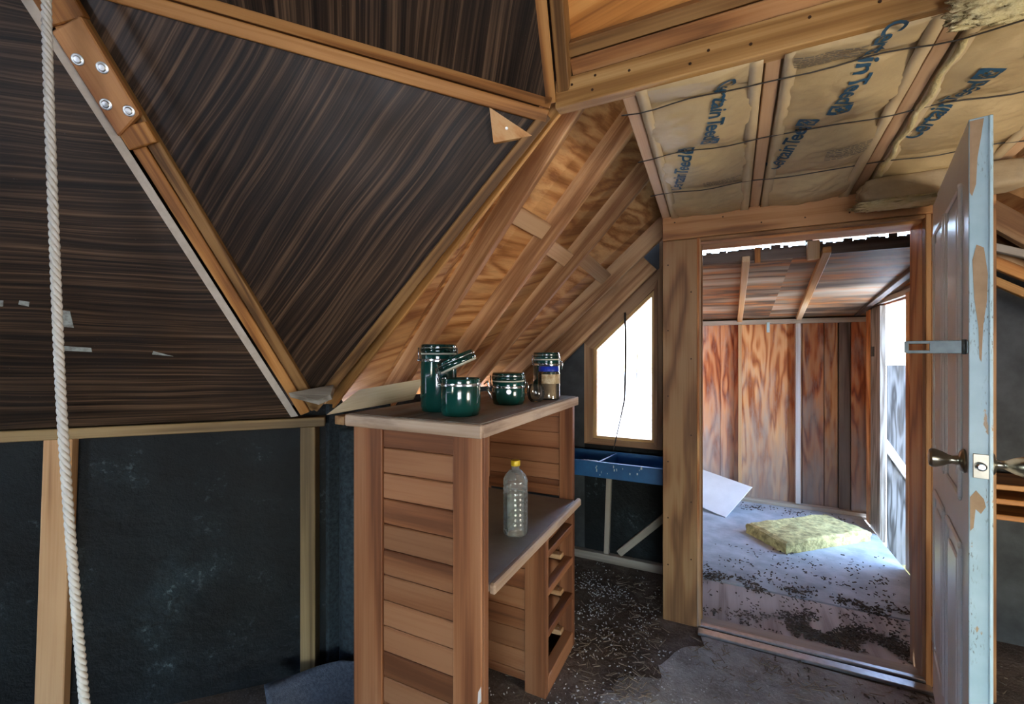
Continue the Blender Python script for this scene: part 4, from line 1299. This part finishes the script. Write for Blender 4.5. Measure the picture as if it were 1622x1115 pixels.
# ------------------------------------------------------------------ wooden hutch
CX0, CX1, CY0, CY1, CZ = -1.19, -0.67, 1.165, 2.09, 1.18
ca = root('wooden_hutch', ((CX0 + CX1) / 2, (CY0 + CY1) / 2, 0), 'reddish brown wooden hutch desk with planked end and empty drawer bays', 'hutch')
# near end: two stiles and horizontal planks
bx('stile', CX0, CX0 + 0.125, CY0, CY0 + 0.03, 0.0, CZ, 'cab', ca, 2)
bx('stile', CX1 - 0.105, CX1, CY0, CY0 + 0.03, 0.0, CZ, 'cab', ca, 2)
bx('corner_bead', CX0 - 0.008, CX0 + 0.004, CY0 + 0.004, CY0 + 0.03, 0.0, CZ, 'cab', ca, 2, bevel=0.002)
bx('corner_bead', CX1 - 0.001, CX1 + 0.008, CY0 + 0.004, CY0 + 0.03, 0.0, CZ, 'cab', ca, 2, bevel=0.002)
z = 1.107
zs = [(1.109, 1.178)]
while z > 0.02:
    zs.append((max(z - 0.085, 0.0), z))
    z -= 0.0875
for z0, z1 in zs:
    bx('plank', CX0 + 0.126, CX1 - 0.106, CY0 + 0.007, CY0 + 0.022, z0, z1, 'cab', ca, 0, bevel=0.0035)
bx('plank_backing', CX0 + 0.02, CX1 - 0.02, CY0 + 0.023, CY0 + 0.030, 0.0, CZ, 'cab_dark', ca, 2)
# top with worn nosing
slab('top', [(CX0 - 0.008, CY0 - 0.018, 1.221), (CX1 + 0.006, CY0 - 0.018, 1.221), (CX1 + 0.006, CY1 - 0.02, 1.221), (CX0 - 0.008, CY1 + 0.03, 1.221)], 0.028, 'cab_top', ca, grain=(0, 1, 0), front=(0, 0, 1))
bx('nosing', CX0 - 0.012, CX1 + 0.018, CY0 - 0.034, CY0 - 0.016, 1.178, 1.219, 'cab_edge', ca, 0, bevel=0.004)
board('nosing', (CX1 + 0.018, CY0 - 0.015, 1.198), (CX1 + 0.018, CY1 - 0.01, 1.198), 0.040, 0.0115, 'cab_edge', ca, (1, 0, 0))
bx('top_rail', CX0, CX1, CY0 + 0.03, CY1, 1.18, 1.194, 'cab_dark', ca, 1)
# back: cream hardboard above, planks below
bx('back_panel', CX0, CX0 + 0.008, CY0 + 0.03, CY1 - 0.03, 0.72, CZ, 'cream', ca, 2)
bx('back_panel', CX0, CX0 + 0.010, CY0 + 0.03, CY1 - 0.03, 0.0, 0.69, 'cab_dark', ca, 1)
# far end: frame and planks, seen from inside
bx('stile', CX1 - 0.075, CX1 - 0.005, CY1 - 0.03, CY1, 0.0, CZ, 'cab', ca, 2)
bx('stile', CX0, CX0 + 0.05, CY1 - 0.03, CY1, 0.0, CZ, 'cab', ca, 2)
for k in range(6):
    z0 = 0.725 + k * 0.078
    bx('plank', CX0 + 0.05, CX1 - 0.076, CY1 - 0.022, CY1 - 0.008, z0 + (0.0 if k else 0.0), z0 + 0.0765, 'cab_dark', ca, 0)
bx('rail', CX0 + 0.05, CX1 - 0.076, CY1 - 0.03, CY1, 0.725, 0.775, 'cab', ca, 0)
bx('back_end_panel', CX0 + 0.05, CX1 - 0.076, CY1 - 0.02, CY1 - 0.008, 0.0, 0.69, 'cab_dark', ca, 2)
# desk shelf
bx('desk_top', CX0 + 0.01, CX1 + 0.005, CY0 + 0.031, CY1 - 0.031, 0.690, 0.717, 'shelf', ca, 1)
board('desk_nosing', (CX1 + 0.028, CY0 + 0.034, 0.7025), (CX1 + 0.028, CY1 + 0.003, 0.7025), 0.036, 0.023, 'cab_edge', ca, (1, 0, 0), bevel=0.006)
# divider between the kneehole and the drawer bays
DY = 1.70
bx('stile', CX1 - 0.10, CX1 - 0.004, DY, DY + 0.035, 0.0, 0.69, 'cab', ca, 2)
z = 0.69
while z > 0.03:
    bx('plank', CX0 + 0.011, CX1 - 0.101, DY + 0.008, DY + 0.022, max(z - 0.0855, 0.04), z, 'cab', ca, 0)
    z -= 0.0875
bx('base_rail', CX1 - 0.05, CX1 - 0.004, DY + 0.035, CY1 - 0.03, 0.0, 0.075, 'cab', ca, 1)
for zt in (0.265, 0.44, 0.60):
    bx('drawer_rail', CX1 - 0.045, CX1 - 0.004, DY + 0.035, CY1 - 0.03, zt - 0.03, zt, 'cab', ca, 1)
for zt in (0.08, 0.27, 0.445):
    for ys in (DY + 0.036, CY1 - 0.075):
        bx('drawer_runner', CX0 + 0.05, CX1 - 0.05, ys, ys + 0.042, zt - 0.012, zt + 0.012, 'stud', ca, 0)
        lathe('runner_screw', [(0.004, 0), (0.0, 0.002)], 'tin', ca, seg=8, Mw=frame((CX1 - 0.07, ys + 0.02, zt + 0.012), (1, 0, 0), (0, 0, 1)))
# worn pale nick on the near stile
slab('wear_chip', [(CX1 - 0.012, CY0 - 0.0005, 0.40), (CX1 - 0.002, CY0 - 0.0005, 0.42), (CX1 - 0.001, CY0 - 0.0005, 0.375), (CX1 - 0.014, CY0 - 0.0005, 0.36)], 0.001, 'white_stud', ca, front=(0, -1, 0))

# ------------------------------------------------------------------ canisters on the hutch
ZT = 1.2215
def canister(loc, r, h, label, yaw, lid='closed', body='green'):
    t = root('canister', (loc[0], loc[1], ZT), label, 'canister', 'green clamp lid canisters on the hutch')
    x, y = loc
    prof = [(0, 0.0), (r * 0.90, 0.0), (r * 0.95, 0.004), (r * 0.955, 0.012), (r, 0.018), (r, h - 0.030), (r * 0.985, h - 0.024), (r * 0.985, h - 0.006), (r * 1.0, h - 0.002), (r * 0.985, h), (r * 0.93, h), (r * 0.91, h - 0.01), (r * 0.91, 0.02), (0, 0.02)]
    lathe('body', prof, body, t, (x, y, ZT), 44)
    zb = ZT + h - 0.02
    # wire/strap clamp ring
    band = [(r * 0.99, -0.0045), (r * 1.035, -0.0045), (r * 1.045, 0), (r * 1.035, 0.0045), (r * 0.99, 0.0045)]
    cl = lathe('clamp_band', band, 'chrome', t, (x, y, zb), 44)
    ex = V3((math.cos(yaw), math.sin(yaw), 0))
    ey = V3((-ex.y, ex.x, 0))
    # lid frame: closed sits on the body, open tips back on the hinge
    hp = V3((x, y, zb)) - ex * (r * 1.07)          # hinge side
    tilt = {'closed': 0.0, 'open': math.radians(24)}[lid]
    def lidm(z):
        base = Matrix.Translation(V3((x, y, ZT + h + z)))
        if tilt:
            hp2 = V3((x, y, ZT + h)) - ex * r
            rot = Matrix.Translation(hp2 + V3((0, 0, 0.012))) @ Matrix.Rotation(-tilt, 4, ey) @ Matrix.Translation(-hp2)
            base = rot @ base
        return base
    SEAL = lambda lid_o: lathe('seal', [(0, 0.0), (r * 0.93, 0.0), (r * 0.97, 0.002), (r * 0.97, 0.006), (0, 0.006)], 'seal', lid_o, seg=44, Mw=lidm(0.0))
    lid_o = lathe('lid', [(0, 0.0), (r * 0.98, 0.0), (r * 1.015, 0.004), (r * 1.02, 0.011), (r * 0.99, 0.016), (r * 0.97, 0.018), (r * 0.98, 0.021), (r * 0.985, 0.027), (r * 0.95, 0.031), (r * 0.7, 0.0325), (0, 0.0325)], 'green_dark' if body != 'steel' else 'hasp', t, seg=44, Mw=lidm(0.006))
    SEAL(lid_o)
    # lid wire around the lid groove
    LM = lidm(0.006)
    pts = [LM @ V3((r * 1.0 * math.cos(a), r * 1.0 * math.sin(a), 0.0185)) for a in [2 * math.pi * i / 40 for i in range(40)]]
    tube('lid_wire', pts, 0.0022, 'chrome', lid_o, seg=6, closed=True)
    # hinge bail: rectangle of wire between band and lid wire
    a = hp + ey * 0.016; b = hp - ey * 0.016
    ltop = LM @ V3((-ex.x * r, -ex.y * r, 0.0185))
    tube('hinge_bail', [a, ltop + ey * 0.016 - ex * 0.006, ltop - ey * 0.016 - ex * 0.006, b], 0.0022, 'chrome', t, seg=6)
    tube('hinge_pin', [hp + ey * 0.022, hp - ey * 0.022], 0.0045, 'chrome', t, seg=8)
    # latch lever on the other side
    fp = V3((x, y, zb)) + ex * (r * 1.06)
    if lid == 'closed':
        tube('latch_bail', [fp + ey * 0.012 + V3((0, 0, -0.006)), fp + ey * 0.010 + V3((0, 0, 0.045)) - ex * 0.004, fp - ey * 0.010 + V3((0, 0, 0.045)) - ex * 0.004, fp - ey * 0.012 + V3((0, 0, -0.006))], 0.0022, 'chrome', t, seg=6)
        tube('latch_lever', [fp + V3((0, 0, 0.018)) + ex * 0.004, fp + ex * 0.012, fp + ex * 0.007 - V3((0, 0, 0.024))], 0.0035, 'chrome', t, seg=6)
    else:
        lc = fp + ex * 0.02
        tube('latch_bail', [lc + V3((-.012, 0, 0.0)), lc + V3((0, 0, 0.010)) + ey * .012, lc + ex * 0.006 - V3((0, 0, 0.01)) + ey * .012, lc - V3((0, 0, 0.02)), lc + ex * 0.006 - V3((0, 0, 0.01)) - ey * .012, lc + V3((0, 0, 0.010)) - ey * .012], 0.0028, 'chrome', t, seg=6, closed=True)
        tube('latch_lever', [lc - V3((0, 0, 0.012)), lc - V3((0, 0, 0.03)) + ex * 0.006, lc - V3((0, 0, 0.05)) + ex * 0.014], 0.004, 'chrome', t, seg=6)
    return t
YAWR = CAM_YAW      # +x of the picture
canister((-0.955, 1.345), 0.066, 0.205, 'tallest dark green canister with closed clamp lid on the hutch', YAWR)
canister((-0.822, 1.285), 0.068, 0.125, 'dark green canister with its lid tipped open at the hutch corner', YAWR, 'open')
canister((-0.818, 1.645), 0.068, 0.092, 'short dark green canister with closed lid in the middle of the hutch top', YAWR)
canister((-0.795, 2.015), 0.064, 0.175, 'dark green canister at the far end behind a blue capped jar', YAWR)
lathe('knob_print', [(0.011, 0), (0.010, 0.0015), (0, 0.0018)], 'green_dark', bpy.data.objects['canister.002'], seg=16, Mw=frame((-0.786, 1.585, ZT + 0.055), (0, 0, 1), (0.45, -0.9, 0)))
# spice jar
sj = root('spice_jar', (-0.735, 1.895, ZT), 'clear jar of tan powder with blue cap in front of the far canister', 'jar')
jx, jy = -0.735, 1.895
lathe('jar_wall', [(0.0, 0), (0.046, 0), (0.05, 0.004), (0.05, 0.118), (0.044, 0.128), (0.041, 0.128), (0.046, 0.118), (0.047, 0.005), (0, 0.003)], 'clear', sj, (jx, jy, ZT), 36)
lathe('powder', [(0, 0.0045), (0.0455, 0.0055), (0.0455, 0.076), (0, 0.078)], 'spice', sj, (jx, jy, ZT), 32)
vs, fs = [], []
for j in range(2):
    for i in range(21):
        a = -2.2 + 2.2 * i / 20 + 0.3
        vs.append((jx + 0.0505 * math.cos(a), jy + 0.0505 * math.sin(a), ZT + 0.072 + 0.042 * j))
fs = [(i, i + 1, 22 + i, 21 + i) for i in range(20)]
mesh('paper_label', vs, fs, 'label_paper', sj, smooth=True)
lathe('cap', [(0, 0.0), (0.044, 0.0), (0.047, 0.003), (0.047, 0.02), (0.044, 0.024), (0, 0.024)], 'blue_cap', sj, (jx, jy, ZT + 0.126), 32)
# small clear tumbler between the canisters
tb = root('glass_tumbler', (-0.735, 1.755, ZT), 'small round clear glass beside the short canister', 'glass')
lathe('bowl', [(0, 0), (0.022, 0.0), (0.033, 0.012), (0.039, 0.035), (0.036, 0.06), (0.028, 0.075), (0.026, 0.075), (0.034, 0.06), (0.036, 0.035), (0.031, 0.014), (0.02, 0.004), (0, 0.003)], 'clear', tb, (-0.745, 1.765, ZT), 32)

# water bottle on the desk
wbt = root('plastic_bottle', (-0.752, 1.575, 0.7175), 'clear ribbed plastic bottle with yellow cap standing on the desk shelf', 'bottle')
prof = [(0, 0.004), (0.030, 0.0), (0.044, 0.004), (0.048, 0.012), (0.048, 0.03)]
for k in range(8):
    z0 = 0.036 + k * 0.0195
    prof += [(0.046, z0), (0.0485, z0 + 0.006), (0.0485, z0 + 0.012), (0.046, z0 + 0.0185)]
prof += [(0.0485, 0.195), (0.048, 0.215), (0.040, 0.235), (0.024, 0.252), (0.0155, 0.258), (0.0155, 0.268), (0.018, 0.269), (0.018, 0.271), (0.0145, 0.272), (0.0145, 0.28)]
lathe('bottle_wall', prof, 'bottle', wbt, (-0.752, 1.575, 0.7175), 36)
lathe('cap', [(0, 0), (0.0175, 0.0), (0.0185, 0.002), (0.0185, 0.018), (0.017, 0.021), (0, 0.021)], 'yellow_cap', wbt, (-0.752, 1.575, 0.7175 + 0.271), 28)
lathe('water', [(0, 0.006), (0.0455, 0.009), (0.0455, 0.155), (0, 0.155)], 'water', wbt, (-0.752, 1.575, 0.7175), 32)

# ------------------------------------------------------------------ offcuts on the wall plate
oc = slab('pale_offcut', [(-1.565, 1.372, 1.163), (-1.26, 1.58, 1.225), (-1.235, 1.62, 1.315), (-1.46, 1.46, 1.27)], 0.012, 'pale_wood', None, grain=(0.8, 0.5, 0.2), front=(0.5, -1, 0.2))
tag(oc, 'pale slanted plywood offcut leaning on the plate behind the hutch', 'offcut')
ow = slab('pointed_offcut', [(-1.60, 1.215, 1.27), (-1.46, 1.235, 1.245), (-1.425, 1.27, 1.265), (-1.475, 1.33, 1.30)], 0.022, 'grey_wood', None, grain=(1, 0.3, 0), front=(0.1, -0.5, 1))
tag(ow, 'pointed grey wood scrap wedged at the foot of the dome strut', 'offcut')

# ------------------------------------------------------------------ hanging rope (three laid strands)
rp_pts = [V3((-1.592, 0.50, 2.56)), V3((-1.575, 0.50, 2.2)), V3((-1.55, 0.505, 1.7)), V3((-1.52, 0.51, 1.25)), V3((-1.475, 0.52, 0.8)), V3((-1.43, 0.53, 0.4)), V3((-1.40, 0.535, 0.01))]
ro = root('hanging_rope', (-1.40, 0.535, 0), 'white twisted rope hanging down at the left edge of the room', 'rope')
def rope_pt(t):
    n = len(rp_pts) - 1
    i = min(int(t * n), n - 1)
    f_ = t * n - i
    p0 = rp_pts[max(i - 1, 0)]; p1_ = rp_pts[i]; p2 = rp_pts[i + 1]; p3 = rp_pts[min(i + 2, n)]
    return 0.5 * ((2 * p1_) + (p2 - p0) * f_ + (2 * p0 - 5 * p1_ + 4 * p2 - p3) * f_ ** 2 + (3 * p1_ - p0 - 3 * p2 + p3) * f_ ** 3)
for s in range(3):
    pts = []
    N = 620
    for i in range(N + 1):
        t = i / N
        a = 2 * math.pi * (t * 48 + s / 3)
        pts.append(rope_pt(t) + V3((math.cos(a), math.sin(a), 0)) * 0.0052)
    tube('strand', pts, 0.0058, 'rope', ro, seg=8)

# ------------------------------------------------------------------ carpet pieces and litter
cpk = [V3((-0.33, 1.0, 0.006)), V3((-0.50, 1.75, 0.006)), V3((-0.30, 2.02, 0.006)), V3((-0.12, 2.42, 0.006)), V3((0.76, 2.40, 0.006)), V3((0.95, 1.9, 0.006)), V3((0.9, 0.9, 0.006))]
cpo = []
for i in range(len(cpk)):
    a, b = cpk[i], cpk[(i + 1) % len(cpk)]
    for k in range(14):
        p = a + (b - a) * (k / 14)
        if i < 3:
            p += V3((noise.noise(p * 9), noise.noise(p * 9 + V3((5, 5, 5))), 0)) * 0.09
        cpo.append(p)
cp = slab('carpet_remnant', cpo, 0.006, 'carpet', None, grain=(1, 0, 0), front=(0, 0, 1))
tag(cp, 'worn grey carpet remnant lying in front of the doorway', 'carpet')
vs, fs = [], []
n = 14
A0, A1, A2, A3 = V3((-1.66, 1.15, 0.03)), V3((-1.22, 0.93, 0.03)), V3((-1.23, 1.75, 0.05)), V3((-1.50, 1.40, 0.06))
for j in range(n + 1):
    for i in range(n + 1):
        u, v = i / n, j / n
        p = (A0 * (1 - u) + A1 * u) * (1 - v) + (A3 * (1 - u) + A2 * u) * v
        z = 0.004 + 0.10 * (1 - u) ** 2 + 0.012 * noise.noise(p * 6)
        vs.append((p.x, p.y, max(z, 0.002)))
for j in range(n):
    for i in range(n):
        fs.append((j * (n + 1) + i, j * (n + 1) + i + 1, (j + 1) * (n + 1) + i + 1, (j + 1) * (n + 1) + i))
cb = mesh('carpet_scrap', vs, fs, 'carpet_blue', None, smooth=True)
cb.modifiers.new('thick', 'SOLIDIFY').thickness = 0.006
tag(cb, 'slate blue carpet scrap curling up at the foot of the corner post', 'carpet')

def litter(name, label, mat, spots, size, seed, flat=True):
    rnd = random.Random(seed)
    vs, fs = [], []
    for (cx, cy, sx, sy, cnt, z) in spots:
        for _ in range(cnt):
            x, y = rnd.gauss(cx, sx), rnd.gauss(cy, sy)
            ok = (-1.45 < x < -0.33 and 1.2 < y < 2.97) or (-0.6 < x < 0.9 and 0.8 < y < 2.41) or (-0.33 < x < 1.0 and 2.62 < y < 4.75) or (1.02 < x < 1.9 and 1.5 < y < 2.95)
            if not ok or (CX0 < x < CX1 and (y < CY0 + 0.04 or DY - 0.01 < y < DY + 0.05)):
                continue
            if noise.noise(V3((x * 7, y * 7, seed))) < rnd.uniform(-0.35, 0.25):
                continue
            a = rnd.uniform(0, 6.28)
            l, w, h = rnd.uniform(*size[0]), rnd.uniform(*size[1]), rnd.uniform(*size[2])
            ca_, sa = math.cos(a), math.sin(a)
            tl = rnd.uniform(-0.3, 0.3)
            i0 = len(vs)
            for zz in (0, 1):
                for dx, dy in ((-1, -0.6), (1, -1), (0.8, 1), (-1, 0.7)):
                    px, py = dx * l / 2, dy * w / 2
                    vs.append((x + px * ca_ - py * sa, y + px * sa + py * ca_, z + 0.001 + zz * h + abs(tl) * (px + l / 2)))
            for f in BOX:
                fs.append(tuple(i0 + k for k in f))
    o = mesh(name, vs, fs, mat)
    return tag(o, label, 'litter', kind='stuff')
litter('white_chips', 'scattered pale chips littering the floor beside the hutch', 'chips',
       [(-0.72, 2.55, 0.17, 0.20, 900, 0.0), (-0.50, 2.35, 0.15, 0.2, 420, 0.0), (-0.95, 1.55, 0.2, 0.16, 800, 0.0), (-0.42, 1.75, 0.16, 0.22, 480, 0.006), (-0.2, 1.5, 0.3, 0.3, 330, 0.006), (0.3, 1.7, 0.4, 0.3, 160, 0.006),
        (0.4, 3.7, 0.4, 0.4, 60, 0.0)],
       ((0.003, 0.010), (0.002, 0.006), (0.001, 0.003)), 1)
litter('straw_litter', 'brown straw and twig litter strewn over the room floor', 'straw',
       [(-0.48, 1.95, 0.14, 0.2, 520, 0.006), (-0.45, 2.6, 0.18, 0.2, 300, 0.0), (0.0, 1.8, 0.35, 0.3, 260, 0.006), (0.2, 2.30, 0.35, 0.06, 260, 0.006), (-1.0, 1.5, 0.15, 0.15, 160, 0.0), (1.35, 2.3, 0.2, 0.3, 300, 0.0)],
       ((0.01, 0.055), (0.0015, 0.004), (0.001, 0.003)), 2)
litter('bark_litter', 'dark leaf and bark litter on the porch floor and threshold', 'bark',
       [(0.55, 2.74, 0.2, 0.08, 2600, 0.0), (0.15, 2.68, 0.25, 0.035, 350, 0.0), (0.3, 3.09, 0.45, 0.035, 1500, 0.0), (0.85, 3.08, 0.14, 0.07, 500, 0.0), (0.05, 3.15, 0.2, 0.09, 300, 0.0), (0.55, 3.45, 0.35, 0.2, 420, 0.0), (0.2, 4.65, 0.5, 0.06, 350, 0.0), (0.7, 2.34, 0.2, 0.06, 250, 0.006)],
       ((0.004, 0.022), (0.002, 0.009), (0.001, 0.006)), 3)
